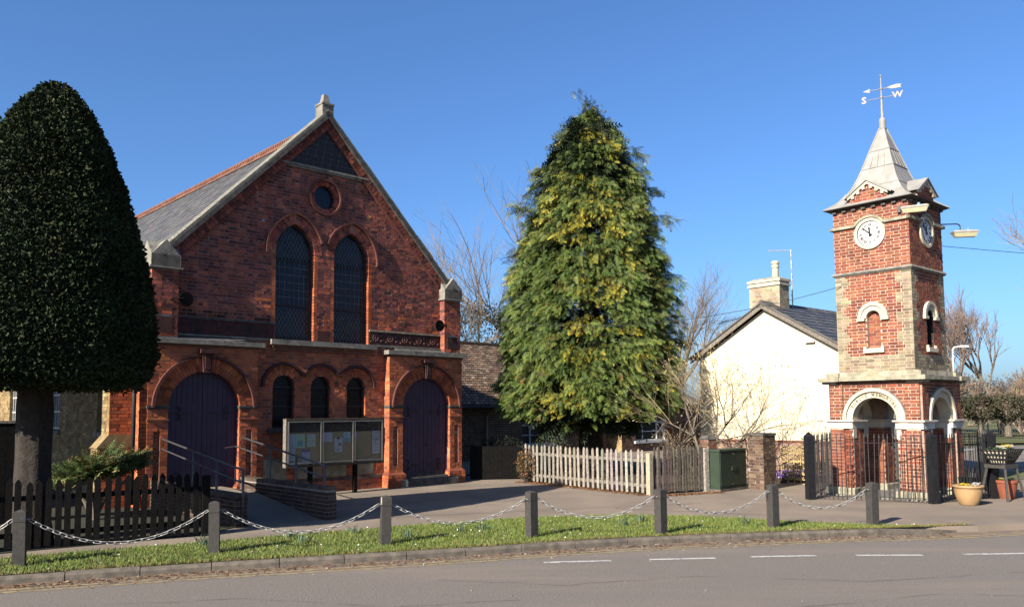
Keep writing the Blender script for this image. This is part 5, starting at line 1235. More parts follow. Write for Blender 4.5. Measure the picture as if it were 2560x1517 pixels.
for s in range(4):
    Mx = Matrix.Rotation(s * math.pi / 2, 4, 'Z')
    for k in range(7):
        q = (k - 3) / 3; m = MB(); v = [Mx @ Vector(p) for p in ((q * .15 - .012, -.17, 0), (q * .15 + .012, -.17, 0), (q * .29 + .02, -.32, .33), (q * .29 - .02, -.32, .33))]; v2 = [Mx @ Vector(p) for p in ((q * .15 - .012, -.155, 0), (q * .15 + .012, -.155, 0), (q * .29 + .02, -.305, .33), (q * .29 - .02, -.305, .33))]; m.add(v + v2, [(0, 1, 2, 3), (7, 6, 5, 4), (0, 3, 7, 4), (1, 5, 6, 2)]); m.build('slat', 'plastic_black', pb)
    for z, e in ((.0, .17), (.11, .225), (.21, .27), (.32, .32)):
        m = MB(); v = [Mx @ Vector(p) for p in ((-e, -e - .004, z), (e, -e - .004, z), (e + .006, -e - .01, z + .03), (-e - .006, -e - .01, z + .03), (-e, -e + .012, z), (e, -e + .012, z), (e, -e + .006, z + .03), (-e, -e + .006, z + .03))]; m.add(v, [(0, 1, 2, 3), (7, 6, 5, 4), (3, 2, 6, 7), (0, 4, 5, 1)]); m.build('band', 'plastic_black', pb)
MB().frus((-.15, .15, -.15, .15), (-.27, .27, -.27, .27), .02, .31).build('liner', 'alu' if False else 'stone_cream', pb)
leaves(pb, (0, 0, .33), .28, 150); flowers(pb, (-.18, -.1, .36), .11, [WHI, (.8, .8, .55)], 26); flowers(pb, (-.02, -.12, .38), .10, [YEL], 40); flowers(pb, (.14, -.08, .38), .09, [WHI], 30); flowers(pb, (.24, 0, .36), .10, [PUR, PIN], 30)
o = empty('rubbish_bin', (10.62, 19.05, 0), R(25), 'black plastic bin with a draped sack by the tower railings', 'bin')
MB().frus((-.17, .17, -.14, .14), (-.20, .20, -.17, .17), 0, .50).build('bin_body', 'plastic_black', o); m = MB(); m.lathe([(.0, .48), (.17, .50), (.15, .6), (.07, .70), (.0, .72)], (.08, 0, 0), 9); m.build('sack', 'plastic_black', o)

# ---------------------------------------------------------------- cream house
hs = empty('cream_house', (7.88, 24.62, 0), TR, 'cream rendered house with brick plinth, grey bargeboards and buff brick chimney', 'house')
YL_, YR_, YA, ZA, ZE, DP = 2.65, -2.28, .19, 5.16, 3.72, 5.6
m = MB(); m.prism([(YR_, 1.12), (YL_, 1.12), (YL_, ZE), (YA, ZA), (YR_, ZE)], 0, DP, 'x'); m.build('wall', 'cream_render', hs)
MB().box(-.02, DP, YR_ - .02, YL_ + .02, 1.08, 1.175).build('plinth_band', 'ridge_red', hs)
o9 = []; bricks_face(o9, (-.03, 0, 0), (0, 1, 0), (-1, 0, 0), lambda z: [(YR_ - .03, YL_ + .03)], 0, 1.08, .0775, lambda a, z: rb([(0.34, 0.22, 0.17), (0.28, 0.19, 0.15), (0.38, 0.27, 0.21)]), bond='flemish', tilt=.012); emit_bricks(hs, o9, 'brick_a', 'brick_o', rest='plinth_brickwork')
MB().box(-.026, DP, YR_ - .026, YL_ + .026, 0, 1.085).build('plinth_core', 'mortar_cream', hs)
for s, ye in ((1, YL_), (-1, YR_)):
    e = ye + s * .22; ze = ZA - (ZA - ZE) * abs(e - YA) / abs(ye - YA)
    MB().prism([(YA, ZA + .15), (e, ze + .15), (e, ze + .0), (YA, ZA + .0)], -.20, -.16, 'x').build('bargeboard', 'wood_rail', hs)
    m = MB(); m.prism([(YA, ZA + .20), (e + s * .05, ze + .18), (e + s * .05, ze + .13), (YA, ZA + .15)], -.24, DP + .2, 'x'); rf = m.build('roof', 'slate', hs)
    if s < 0:
        mm = MB(); dv = Vector((0, e - YA, ze - ZA)); L_ = dv.length; dv.normalize(); nv = Vector((0, -s * 0 - dv.z * -1 * s * -1, 0)); nv = Vector((0, dv.z * 1, -dv.y)); nv = nv if nv.z > 0 else -nv
        for r in range(12):
            x = -.24 + (.15 if r % 2 else 0)
            while x < DP:
                p0 = Vector((x, YA, ZA + .20)) + dv * (L_ * r / 12); vs = [p0 + nv * .004, p0 + Vector((.29, 0, 0)) + nv * .004, p0 + Vector((.29, 0, 0)) + dv * (L_ / 12 + .02) + nv * .022, p0 + dv * (L_ / 12 + .02) + nv * .022]; mm.add(vs + [v - nv * .008 for v in vs], BF, rb([(.10, .10, .105), (.08, .08, .085), (.13, .125, .12)])); x += .30
        mm.build('slates', 'slate_tile', rf, kind='stuff')
for k in range(12): MB().prism([(YA - .14, ZA + .10), (YA, ZA + .25), (YA + .14, ZA + .10), (YA, ZA + .21)], -.24 + k * .45, -.24 + k * .45 + .44, 'x').build('ridge_tile', 'stone_dark', rf)
ch = empty('chimney'); ch.parent = hs; o9 = []
for org, A_, N_, iv in (((.45, 0, 0), (0, 1, 0), (-1, 0, 0), [(-.06, 1.0)]), ((0, -.06, 0), X, NY, [(.45, 1.0)])): bricks_face(o9, org, A_, N_, lambda z: iv, 4.9, 5.98, .0775, lambda a, z: rb(C_CH, .08), bond='flemish', tilt=.012)
emit_bricks(ch, o9, 'brick_a', 'brick_o', rest='chimney_brickwork'); m = MB(); m.box(.455, .995, -.055, .995, 4.7, 6.05); m.box(.41, 1.04, -.10, 1.04, 5.93, 6.0); m.box(.44, 1.01, -.07, 1.01, 6.0, 6.06); m.box(.40, 1.05, -.11, 1.05, 6.06, 6.13); m.build('chimney_core', 'stone_cream', ch)
MB().frus((.40, 1.05, -.11, 1.05), (.55, .9, .06, .85), 6.13, 6.21).build('flaunching', 'stone_lichen', ch)
m = MB(); m.lathe([(.13, 0), (.105, .03), (.10, .34), (.125, .36), (.125, .41), (.105, .42), (.105, .47), (.125, .48), (.125, .52), (.09, .57)], (.72, .22, 6.16), 14); m.build('chimney_pot', 'stone_cream', ch)
ae = empty('television_aerial', hs.matrix_basis @ Vector((1.5, .12, 4.9)), TR, 'thin lattice mast with horizontal television aerial behind the chimney', 'aerial')
MB().tube([(0, 0, 0), (0, 0, 2.25)], .018, 5).build('mast', 'galv', ae); MB().tube([(0, .8, 2.36), (0, -.05, 2.24)], .014, 5).build('boom', 'galv', ae)
for k in range(9): z = 2.25 + .11 * k / 9; MB().tube([(-.07, .05 + k * .08, z), (.07, .05 + k * .08, z)], .006, 4).build('element', 'galv', ae)
for k in range(8): MB().tube([(.05 * (-1) ** k, 0, .6 + k * .2), (-.05 * (-1) ** k, 0, .8 + k * .2)], .008, 4).build('lattice', 'galv', ae)
ae = empty('roof_aerial', hs.matrix_basis @ Vector((.25, 1.35, 4.85)), TR, 'small ribbed aerial on the left slope of the cream house', 'aerial')
MB().tube([(0, -.15, .15), (0, .75, .03)], .012, 5).build('boom', 'iron', ae); MB().tube([(0, -.12, -.2), (0, -.12, .2)], .012, 5).build('mast', 'iron', ae)
for k in range(12): y = -.1 + k * .07; MB().tube([(0, y, .15 - k * .009 - .07), (0, y, .15 - k * .009 + .07)], .006, 4).build('element', 'iron', ae)
MB().box(-.10, .0, -1.44, -1.14, 4.02, 4.07).build('wall_vent', 'stone_white', hs)

# ---------------------------------------------------------------- brown bungalow
bg_ = empty('bungalow', (0, 36.72, -.756), CR, 'brown brick bungalow with tiled hipped roof and white windows behind the conifer', 'bungalow')
bg_.scale = (1.36, 1.36, 1.36)
o10 = []; WB = [(.42, 2.08, .95, 1.95)]; WB2 = [(5.72, 7.55, .95, 2.0)]
def biv2(z):
    iv = [(-3.2, 4.9)]
    for a, b, z0, z1 in WB:
        if z0 < z < z1: iv = cut(iv, a, b)
    return iv
def biv3(z):
    iv = [(4.9, 10)]
    for a, b, z0, z1 in WB2:
        if z0 < z < z1: iv = cut(iv, a, b)
    return iv
bc = lambda a, z: rb(C_BR)
bricks_face(o10, (0, 0, 0), X, NY, biv2, 0, 2.35, .0775, bc, bond='flemish', tilt=.012); bricks_face(o10, (0, -.62, 0), X, NY, biv3, 0, 2.35, .0775, bc, bond='flemish', tilt=.012)
bricks_face(o10, (4.9, 0, 0), Y_, (-1, 0, 0), lambda z: [(-.62, 0)], 0, 2.35, .0775, lambda a, z: rb([(.52, .36, .17), (.46, .31, .15)]), bond='flemish', tilt=.012)  # return wall in paler bricks: sunlight on this side put into the colour
emit_bricks(bg_, o10, 'brick_a', 'brick_o', rest='bungalow_brickwork')
m = MB(); strips_wall(m, (0, 0, 0), X, NY, biv2, 0, 2.36, .05); strips_wall(m, (0, -.62, 0), X, NY, biv3, 0, 2.36, .05); m.box(4.904, 4.92, -.61, .3, 0, 2.36); m.box(9.98, 10.0, -.6, 6, 0, 2.36); m.box(-3.2, -3.18, .01, 6, 0, 2.36); m.build('mortar_bed', 'mortar_cream', bg_)
for (a, b, z0, z1), y in ((WB[0], 0), (WB2[0], -.62)):
    w = empty('window'); w.parent = bg_
    MB().box(a, b, y + .10, y + .11, z0, z1).build('glass', 'glass_dark', w)
    m = MB(); m.box(a, b, y + .05, y + .10, z0, z0 + .05); m.box(a, b, y + .05, y + .10, z1 - .05, z1)
    for x in (a, a + (b - a) * .25, a + (b - a) * .74, b - .05): m.box(x, x + .045, y + .05, y + .10, z0 + .05, z1 - .05)
    for z in (z0 + (z1 - z0) * .33, z0 + (z1 - z0) * .66): m.box(a + .045, b - .05, y + .06, y + .095, z - .015, z + .015)
    m.build('frame', 'frame_white', w); MB().box(a - .1, b + .12, y - .08, y + .06, z0 - .09, z0 - .002).build('sill', 'frame_white', w)
    if y: MB().box(a + .05, b - .05, y + .16, y + .17, z0 + .25, z1).build('curtain', 'cork', w)
    m = MB(); m.box(b, b + .01, y + .0, y + .1, z0, z1); m.box(a - .01, a, y, y + .1, z0, z1); m.build('reveal', 'frame_white', w)
# hipped roof of small tiles
rfz, ez = 4.55, 2.30; cor = [(-3.5, -.35), (10.3, -.95), (10.3, 6.6), (-3.5, 6.6)]; r0, r1 = (-.45, 3.1), (7.0, 3.1)
m = MB(); m.add([(*cor[0], ez), (*cor[1], ez), (*cor[2], ez), (*cor[3], ez), (*r0, rfz), (*r1, rfz)], [(0, 1, 5, 4), (1, 2, 5), (2, 3, 4, 5), (3, 0, 4), (3, 2, 1, 0)]); rf = m.build('roof', 'stone_dark', bg_)
tl_ = MB(); RC = [(.20, .13, .085), (.16, .105, .07), (.24, .16, .105), (.13, .09, .065), (.28, .21, .15)]
def tiles(P00, P10, P01, P11, rows, w, both=True):
    P00, P10, P01, P11 = [Vector(p) for p in (P00, P10, P01, P11)]; nv = (P10 - P00).cross(P01 - P00).normalized(); nv = nv if nv.z > 0 else -nv
    for r in range(rows):
        a, b = P00.lerp(P01, r / rows), P10.lerp(P11, r / rows); c, d = P00.lerp(P01, (r + 1.08) / rows), P10.lerp(P11, (r + 1.08) / rows); L = (b - a).length; n = max(1, int(L / w)); sv = (P01 - P00) / rows
        for k in range(n):
            t0, t1 = (k + (.5 if r % 2 else 0)) / n, (k + 1 + (.5 if r % 2 else 0)) / n
            if t1 > 1.001: t1 = 1
            e = random.gauss(0, .004); q = [a.lerp(b, t0) + nv * (.03 + e), a.lerp(b, t1 - .004) + nv * (.03 + e), c.lerp(d, t1 - .004) + nv * .008, c.lerp(d, t0) + nv * .008]
            tl_.add(q + [v - nv * .02 for v in q], BF, rb(RC, .15))
tiles((*cor[0], ez), (6.0, -.76, ez), (*r0, rfz), (6.0, 3.1, rfz), 26, .17); tiles((*cor[3], ez), (*cor[0], ez), (*r0, rfz), (*r0, rfz), 26, .17)
tl_.build('roof_tiles', 'tile_brown', rf, kind='stuff')
for p, q in (((*cor[0], ez), (*r0, rfz)), ((*r0, rfz), (*r1, rfz))):
    p, q = Vector(p), Vector(q); n = int((q - p).length / .33)
    for k in range(n): MB().tube([p.lerp(q, k / n) + Vector((0, 0, .03)), p.lerp(q, (k + .96) / n) + Vector((0, 0, .03))], .08, 6).build('hip_tile', 'tile_brown_plain' if False else 'bark', rf)
MB().tube([(-3.4, -.42, 2.24), (5.2, -.42, 2.24)], .055, 8).build('gutter', 'frame_dark', bg_); MB().tube([(-1.2, -.40, 2.2), (-1.2, -.08, 1.95), (-1.2, -.06, 0)], .035, 6).build('downpipe', 'pot_clay', bg_)

# ---------------------------------------------------------------- trees
def rot_to(d):
    d = d / np.linalg.norm(d, axis=1, keepdims=True); up = np.tile([0, 0, 1.0], (len(d), 1)); s = np.cross(up, d); nrm = np.linalg.norm(s, axis=1, keepdims=True); s = np.where(nrm > 1e-4, s / np.maximum(nrm, 1e-4), [1.0, 0, 0]); u_ = np.cross(d, s)
    return np.stack([d, s, u_], axis=2)          # columns: forward, side, up
def scatter(name, T, P, D, S, Rl, Cc, mat='leafy', tipc=None):
    """instances a leaf template T (k quads: (k,4,3)) at points P, heading D, scale S, roll Rl; one mesh"""
    k = len(T); n = len(P); B = rot_to(D); c, s = np.cos(Rl), np.sin(Rl)
    side = B[:, :, 1] * c[:, None] + B[:, :, 2] * s[:, None]; upp = -B[:, :, 1] * s[:, None] + B[:, :, 2] * c[:, None]
    Bm = np.stack([B[:, :, 0], side, upp], axis=2)
    V = np.einsum('nij,kqj->nkqi', Bm, T) * S[:, None, None, None] + P[:, None, None, :]
    C = np.repeat(Cc[:, None, :], k, 1)
    if tipc is not None: w = np.linspace(0, 1, k)[None, :, None]; C = C * (1 - w) + tipc[:, None, :] * w
    C = C * np.random.normal(1, .10, (n, k, 1))
    return np_mesh(name, V.reshape(-1, 3), np.arange(n * k * 4).reshape(-1, 4), mat, np.clip(C.reshape(-1, 3), .003, 1))
def spray_template(n=6, L=1.0, w=.16, droop=.5, lw=.05):
    """flat drooping conifer spray: leaflets either side of a curved stem"""
    q = []
    def pt(t): return np.array([t * L, 0, -droop * t * t * L])
    for i in range(n):
        t0 = i / n; t1 = (i + .9) / n; a, b = pt(t0), pt(t1); ll = w * (1.15 - .75 * t0)
        for s in (-1, 1):
            d = np.array([.6 * ll, s * ll, -.45 * ll]); wv = np.array([lw, 0, -.3 * lw])
            q.append([a, a + wv, a + wv * .7 + d * 1.05, a + d])
    q.append([pt(.8), pt(.85) + [0, .03, 0], pt(1.1), pt(.85) - [0, .03, 0]])
    return np.array(q)
def lumps(z, th, k, seed):
    r = np.random.RandomState(seed); s = 0
    for i in range(k):
        f1, f2, p1, p2 = r.randint(1, 7), r.uniform(.6, 3.2), r.rand() * 6.3, r.rand() * 6.3; s = s + np.sin(f1 * th + p1 + f2 * z) * np.cos(f2 * z + p2)
    return s / math.sqrt(k)

# the golden conifer
cf = empty('conifer_tree', (2.52, 26.4, 0), 0, 'tall golden-green conifer with drooping sprays in front of the bungalow', 'tree')
CPZ = [1.9, 2.15, 2.6, 3.2, 4.2, 5.4, 6.6, 7.7, 8.7, 9.6, 10.45, 11.1, 11.65, 12.15]; CPR = [2.0, 2.75, 2.96, 2.98, 2.92, 2.80, 2.58, 2.32, 2.04, 1.74, 1.38, .98, .58, .10]
def cr_(z): return np.interp(z, CPZ, CPR)
ST = spray_template(6, 1.0, .30, .42, .075)
NBG = 780; zb = np.random.uniform(2.1, 12.05, NBG * 2); zb = zb[np.random.rand(NBG * 2) < (cr_(zb) / 3.1 + .12)][:NBG]; NBG = len(zb); tb_ = np.random.rand(NBG) * 6.283; ob_r = np.random.normal(0, .13, NBG) + (np.random.rand(NBG) < .05) * .22
zz, tt, rr_, yy = [], [], [], []; yb = (lumps(zb * 1.7, tb_ * 2.0, 12, 9) + np.random.normal(0, .7, NBG)) > .80
for i in range(NBG):                              # every bough is a rounded hanging clump of branchlets
    R0 = float(cr_(zb[i])); wv = random.uniform(.30, .52)
    for k in range(11):
        du_, dv_ = random.gauss(0, .5), random.gauss(0, .5); q2 = du_ * du_ + dv_ * dv_
        z_ = zb[i] + dv_ * wv * .85; zz.append(z_); tt.append(tb_[i] + du_ * wv / max(.5, R0)); rr_.append(max(.1, float(cr_(min(12.15, z_)))) * .97 + ob_r[i] - .28 * q2); yy.append(yb[i] and random.random() < .75)
z = np.array(zz); th = np.array(tt); rr = np.array(rr_); yel = np.array(yy); nb0 = len(z)
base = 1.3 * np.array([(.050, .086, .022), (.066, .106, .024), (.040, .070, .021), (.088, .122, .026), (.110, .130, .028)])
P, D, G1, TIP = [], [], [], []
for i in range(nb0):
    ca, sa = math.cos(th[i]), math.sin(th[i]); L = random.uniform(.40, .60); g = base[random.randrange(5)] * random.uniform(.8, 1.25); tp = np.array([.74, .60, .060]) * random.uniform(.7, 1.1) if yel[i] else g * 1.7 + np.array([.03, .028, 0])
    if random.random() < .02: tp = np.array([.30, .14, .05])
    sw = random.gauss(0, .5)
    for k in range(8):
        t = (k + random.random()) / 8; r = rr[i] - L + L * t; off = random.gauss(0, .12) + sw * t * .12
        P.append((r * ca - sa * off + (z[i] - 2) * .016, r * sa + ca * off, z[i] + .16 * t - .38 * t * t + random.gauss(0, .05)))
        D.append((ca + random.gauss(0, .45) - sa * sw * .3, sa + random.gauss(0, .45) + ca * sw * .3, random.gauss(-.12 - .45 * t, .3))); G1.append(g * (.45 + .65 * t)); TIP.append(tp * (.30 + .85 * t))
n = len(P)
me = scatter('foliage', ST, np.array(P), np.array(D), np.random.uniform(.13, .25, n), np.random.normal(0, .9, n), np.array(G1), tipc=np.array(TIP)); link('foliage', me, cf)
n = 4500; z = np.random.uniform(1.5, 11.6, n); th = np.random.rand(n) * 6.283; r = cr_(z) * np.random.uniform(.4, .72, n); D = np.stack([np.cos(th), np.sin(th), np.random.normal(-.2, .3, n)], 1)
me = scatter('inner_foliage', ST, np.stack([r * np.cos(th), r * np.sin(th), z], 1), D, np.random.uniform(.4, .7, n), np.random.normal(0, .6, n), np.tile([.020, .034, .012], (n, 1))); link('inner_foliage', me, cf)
# a few long branch ends that break the outline
m = MB(); ps = []
for z, a, l in ((8.75, 3.3, .85), (8.5, 3.5, .6), (10.0, 3.2, .45), (9.3, 3.0, .4), (7.2, 3.3, .4), (8.4, -.1, .6), (9.4, .1, .5), (10.6, .0, .45), (4.3, .1, .45), (2.3, .2, .5), (2.9, 3.3, .4), (11.9, 1.0, .25)):
    for k in range(26):
        t = random.random(); r = float(cr_(z)) * .92 + l * t; ps.append((r * math.cos(a) + random.gauss(0, .10) + z * .018, r * math.sin(a) + random.gauss(0, .12), z + .12 * t - .25 * t * t + random.gauss(0, .07), a))
ps = np.array(ps); n = len(ps); D = np.stack([np.cos(ps[:, 3]), np.sin(ps[:, 3]), np.full(n, -.3)], 1) + np.random.normal(0, .4, (n, 3))
me = scatter('branch_ends', ST, ps[:, :3], D, np.random.uniform(.22, .38, n), np.random.normal(0, .6, n), np.tile([.07, .10, .022], (n, 1)), tipc=np.tile([.20, .20, .04], (n, 1))); link('branch_ends', me, cf)
m = MB(); m.tube([(0, 0, -.1), (.02, 0, .5), (0, 0, 1.3), (.05, 0, 4), (.1, 0, 8), (.15, 0, 11)], [.62, .43, .38, .30, .16, .04], 12)
for k in range(9): a = k * .7 + .2; m.tube([(.25 * math.cos(a), .25 * math.sin(a), .55), (.55 * math.cos(a), .55 * math.sin(a), .16), (.95 * math.cos(a + .2), .95 * math.sin(a + .2), -.02)], [.16, .12, .05], 7)
for k in range(14): a = random.random() * 6.3; z = 1.4 + random.random() * 3; m.tube([(0, 0, z), (1.1 * math.cos(a), 1.1 * math.sin(a), z + .15), (2.1 * math.cos(a), 2.1 * math.sin(a), z - .1)], [.09, .06, .02], 5)
m.build('trunk', 'bark', cf, smooth=True)

# the clipped yew
yw = empty('yew_tree', (-7.78, 13.28, 0), 0, 'huge dark clipped yew with smooth dome crown at the left edge', 'tree')
YZ = [2.56, 2.58, 2.70, 3.1, 3.5, 4.0, 4.55, 5.0, 5.6, 6.1, 6.6, 7.15, 7.5, 7.68]; YR = [v * .835 for v in [.3, 1.75, 1.96, 2.06, 2.03, 1.94, 1.80, 1.65, 1.42, 1.21, .97, .62, .28, .03]]
def yr_(z): return np.interp(z, YZ, YR)
def ax_(z): return (z - 2.5) * .034
V = []; F = []; nz, na = 30, 40
for i in range(nz):
    z = 2.5 + (7.5 - 2.5) * i / (nz - 1)
    for j in range(na): t = 2 * math.pi * j / na; r = float(yr_(z)) * .93; V.append((r * math.cos(t) + ax_(z), r * math.sin(t), z))
for i in range(nz - 1):
    for j in range(na): F.append((i * na + j, i * na + (j + 1) % na, (i + 1) * na + (j + 1) % na, (i + 1) * na + j))
b = len(V); V += [(0, 0, 2.6)] ; F += [(j, (j + 1) % na, b, b) for j in range(0)]
F2 = [(j, (j + 1) % na, b) for j in range(na)]
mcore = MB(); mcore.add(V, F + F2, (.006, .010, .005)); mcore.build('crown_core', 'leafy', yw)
n = 64000; z = np.random.uniform(2.56, 7.6, int(n * 1.8)); z = z[np.random.rand(len(z)) < (yr_(z) / 2.1 + .05)][:n]; n = len(z); th = np.random.rand(n) * 6.283
lm = lumps(z * 3, th * 3, 10, 5); rr = yr_(z) * (1 + .016 * lm) + np.random.normal(-.02, .028, n); P = np.stack([rr * np.cos(th) + ax_(z), rr * np.sin(th), z], 1)
nb_ = 5000; tb = np.random.rand(nb_) * 6.283; rb_ = 1.58 * np.sqrt(np.random.rand(nb_)); P = np.concatenate([P, np.stack([rb_ * np.cos(tb), rb_ * np.sin(tb), np.random.normal(2.58, .04, nb_)], 1)]); th = np.concatenate([th, tb]); n = len(P)
D = np.stack([np.cos(th), np.sin(th), np.random.normal(.1, .5, n)], 1) + np.random.normal(0, .75, (n, 3))
LT = np.array([[[0, -.25, 0], [.5, -.32, .02], [1, 0, -.05], [.5, .32, .02]], [[0, 0, -.25], [.5, .0, -.3], [.95, .1, 0], [.5, .05, .3]]])
Cy = 2.6 * np.array([(.017, .027, .012), (.021, .032, .013), (.015, .023, .011), (.026, .036, .016), (.030, .033, .017)])[np.random.randint(0, 5, n)]
link('crown', scatter('crown', LT, P, D, np.random.uniform(.04, .095, n), np.random.rand(n) * 6.3, Cy, mat='yew_leaf'), yw)
m = MB(); m.tube([(0, 0, -.05), (0, 0, .4), (.0, 0, 1.4), (.0, 0, 2.2), (0, 0, 3.2)], [.34, .27, .245, .255, .2], 18)
m.v = [(v[0] * (1 + .10 * math.sin(6 * math.atan2(v[1], v[0]))), v[1] * (1 + .10 * math.sin(6 * math.atan2(v[1], v[0]))), v[2]) for v in m.v]; m.build('trunk', 'bark', yw, smooth=True)

shade_yew = empty('yew_tree', (-16.2, 17.3, 0), 1.0, 'second dark clipped yew, unseen at far left, added to shade the chapel side wall', 'tree'); shade_yew.scale = (2.3, 2.3, 1.3)  # unseen tree added beyond the left edge to shade the side wall
for ch_ in list(yw.children): c_ = ch_.copy(); col.objects.link(c_); c_.parent = shade_yew
# bare trees: tapered limbs and twigs
def bare_tree(name, loc, label, h, spread, levels, seed, mat, tmat, r0=.25, trunk_h=.3, n_limb=6, cat='tree', up=.6, twigs=1.0, group=None, buds=None, multi=1, tw=.006, tilt=(0, 0)):
    rnd = random.Random(seed); o = empty(name, loc, 0, label, cat, group); big = MB(); sm = MB(); tips = []
    def grow(p, d, L, r, lev):
        k = 3; pts = [p]; rs = [r]; q = p.copy(); dd = d.copy()
        for i in range(k):
            dd = (dd + Vector((rnd.gauss(0, .16), rnd.gauss(0, .16), rnd.gauss(0.05 * up, .12)))).normalized(); q = q + dd * (L / k); pts.append(q.copy()); rs.append(max(tw * .55, r * (1 - .55 * (i + 1) / k)))
        (big if lev < 2 else sm).tube(pts, rs, 6 if lev < 1 else (4 if lev < 2 else 3), cap=False)
        if lev >= levels: tips.append((pts[-1], dd)); return
        nb2 = (n_limb if lev == 0 else rnd.choice((3, 4, 4, 5)))
        for j in range(nb2):
            t = rnd.uniform(.35, 1.0) if lev else rnd.uniform(.55, 1); i = min(k - 1, int(t * k)); pp = pts[i].lerp(pts[i + 1], t * k - i)
            a = rnd.random() * 6.283; tl = rnd.uniform(.35, .95) * spread; ort = dd.orthogonal().normalized(); sd_ = ort * math.cos(a) + dd.cross(ort) * math.sin(a)
            nd = (dd + sd_ * tl + Vector((0, 0, .25 * up))).normalized(); grow(pp, nd, L * rnd.uniform(.5, .8), max(tw, rs[i] * rnd.uniform(.45, .68)), lev + 1)
        if lev: grow(pts[-1], dd, L * .6, rs[-1], lev + 1)
    for q in range(multi):
        a = rnd.random() * 6.283; d0 = Vector((tilt[0] + rnd.gauss(0, .08 + .4 * (multi > 1)), tilt[1] + rnd.gauss(0, .08 + .4 * (multi > 1)), 1)).normalized(); grow(Vector((0, 0, -.05)), d0, h * trunk_h * 1.6, r0, 0)
    big.build('trunk', mat, o, smooth=True); sm.build('crown', tmat, o)
    if buds:
        bm_ = MB()
        for p, d in tips:
            s = rnd.uniform(.6, 1.3) * buds[1]; e = p + d * s * 2.2; sd_ = d.orthogonal().normalized() * s * .55; s2 = d.cross(sd_).normalized() * s * .55; mid = p + d * s
            bm_.add([p, mid + sd_, e, mid - sd_, mid + s2, mid - s2], [(0, 1, 2, 3), (0, 4, 2, 5)], rb(buds[0]))
        bm_.build('buds', 'leafy', o, kind='stuff')
    return o
bare_tree('bare_tree', (4.3, 52, 0), 'large leafless tree spreading out behind the conifer', 19, .95, 4, 11, 'bark_pale', 'twig', .36, .24, 9, tw=.009)
bare_tree('bare_tree', (-2.6, 53, 0), 'leafless tree showing between chapel and conifer', 14.5, .9, 4, 5, 'bark_pale', 'twig', .22, .26, 8, tw=.008)
bare_tree('bare_tree', (9.3, 52, 0), 'leafless tree between the conifer and the cream house', 13.5, .95, 4, 23, 'bark_pale', 'twig', .22, .26, 7, tw=.008)
bare_tree('magnolia_shrub', (5.35, 23.0, 0), 'budding leafless magnolia with twigs spread across the cream wall', 5.2, 1.05, 3, 8, 'bark_pale', 'twig_pale', .055, .27, 5, 'shrub', up=.35, buds=([(.60, .50, .28), (.52, .42, .24), (.40, .32, .18)], .03), multi=5, tw=.0045, tilt=(.36, -.02))
bare_tree('twiggy_shrub', (4.6, 23.6, 0), 'tangled leafless shrub behind the dark picket fence', 2.3, 1.2, 3, 31, 'bark', 'twig', .04, .25, 5, 'shrub', up=.3, multi=3, tw=.005, buds=([(.32, .26, .16), (.4, .33, .2)], .025))
TRL = [((35.5, 66), 10.5, 41, 'forked leafless tree left of the pair at the far right'), ((39.6, 66), 11, 43, 'forked leafless tree right of the pair at the far right')]
for (x, y), h, sd, lab in TRL: bare_tree('bare_tree', (x, y, 0), lab, h, .55, 4, sd, 'bark_pale', 'twig_red', .26, .30, 7, up=1.3, tw=.016, group='bare trees on the right')
bare_tree('bare_tree', (19.5, 27.5, 0), 'leafless tree leaning in from the right edge of the picture', 9.2, .95, 4, 77, 'bark_pale', 'twig', .25, .30, 9, tw=.010)
bare_tree('bare_tree', (18.0, 62, 0), 'pale leafless willow top behind the cream house roof', 9.0, .8, 4, 91, 'bark_pale', 'twig', .25, .28, 8, tw=.012, buds=([(.42, .32, .14), (.36, .26, .12)], .06))
# scrub and clipped trees on the far side of the green
ORD = ['first', 'second', 'third', 'fourth', 'fifth', 'sixth', 'seventh', 'eighth', 'ninth', 'tenth', 'eleventh']
for k in range(11):
    x = 25.5 + k * 2.3 + random.gauss(0, .4); y = 70 + random.gauss(0, 2.5); h = random.uniform(4.2, 6.2)
    bare_tree('scrub_bush', (x, y, 0), 'brown leafless scrub bush, %s from the left in the far thicket' % ORD[k], h, .85, 3, 200 + k, 'twig_red', 'twig_red', .08, .30, 7, 'bush', up=.9, multi=6, tw=.022, group='scrub thicket at the far right', buds=([(.24, .18, .10), (.28, .17, .10), (.20, .19, .09)], .07))
def leafy_blob(name, loc, rx, ry, rz, n, cols, label, cat='shrub', leaf=.10, trunk=None, group=None, seed=1, hollow=.55):
    o = empty(name, loc, 0, label, cat, group); rng = np.random.RandomState(seed); d = rng.normal(0, 1, (n, 3)); d /= np.linalg.norm(d, axis=1, keepdims=True)
    th = np.arctan2(d[:, 1], d[:, 0]); lm = lumps(d[:, 2] * 3, th * 1.5, 8, seed); r = rng.uniform(hollow, 1, n) ** .6 * (1 + .13 * lm); P = d * r[:, None] * [rx, ry, rz] + [0, 0, rz + (trunk or 0)]
    keep = P[:, 2] > .02; P, d = P[keep], d[keep]; n = len(P); C = np.array(cols)[rng.randint(0, len(cols), n)]
    link('foliage', scatter('foliage', LT, P, d + rng.normal(0, .7, (n, 3)), rng.uniform(.6, 1.3, n) * leaf, rng.rand(n) * 6.3, C), o)
    m = MB()
    for k in range(5 if not trunk else 3):
        a = rng.rand() * 6.3; m.tube([(0, 0, -.03), (.1 * math.cos(a), .1 * math.sin(a), (trunk or .2)), (rx * .6 * math.cos(a), ry * .6 * math.sin(a), (trunk or .1) + rz)], [.05 + rz * .02, .04 + rz * .015, .01], 6)
    m.build('stems', 'bark' if not trunk else 'bark_pale', o); return o
DK = [(.020, .035, .014), (.028, .045, .018), (.040, .058, .022)]
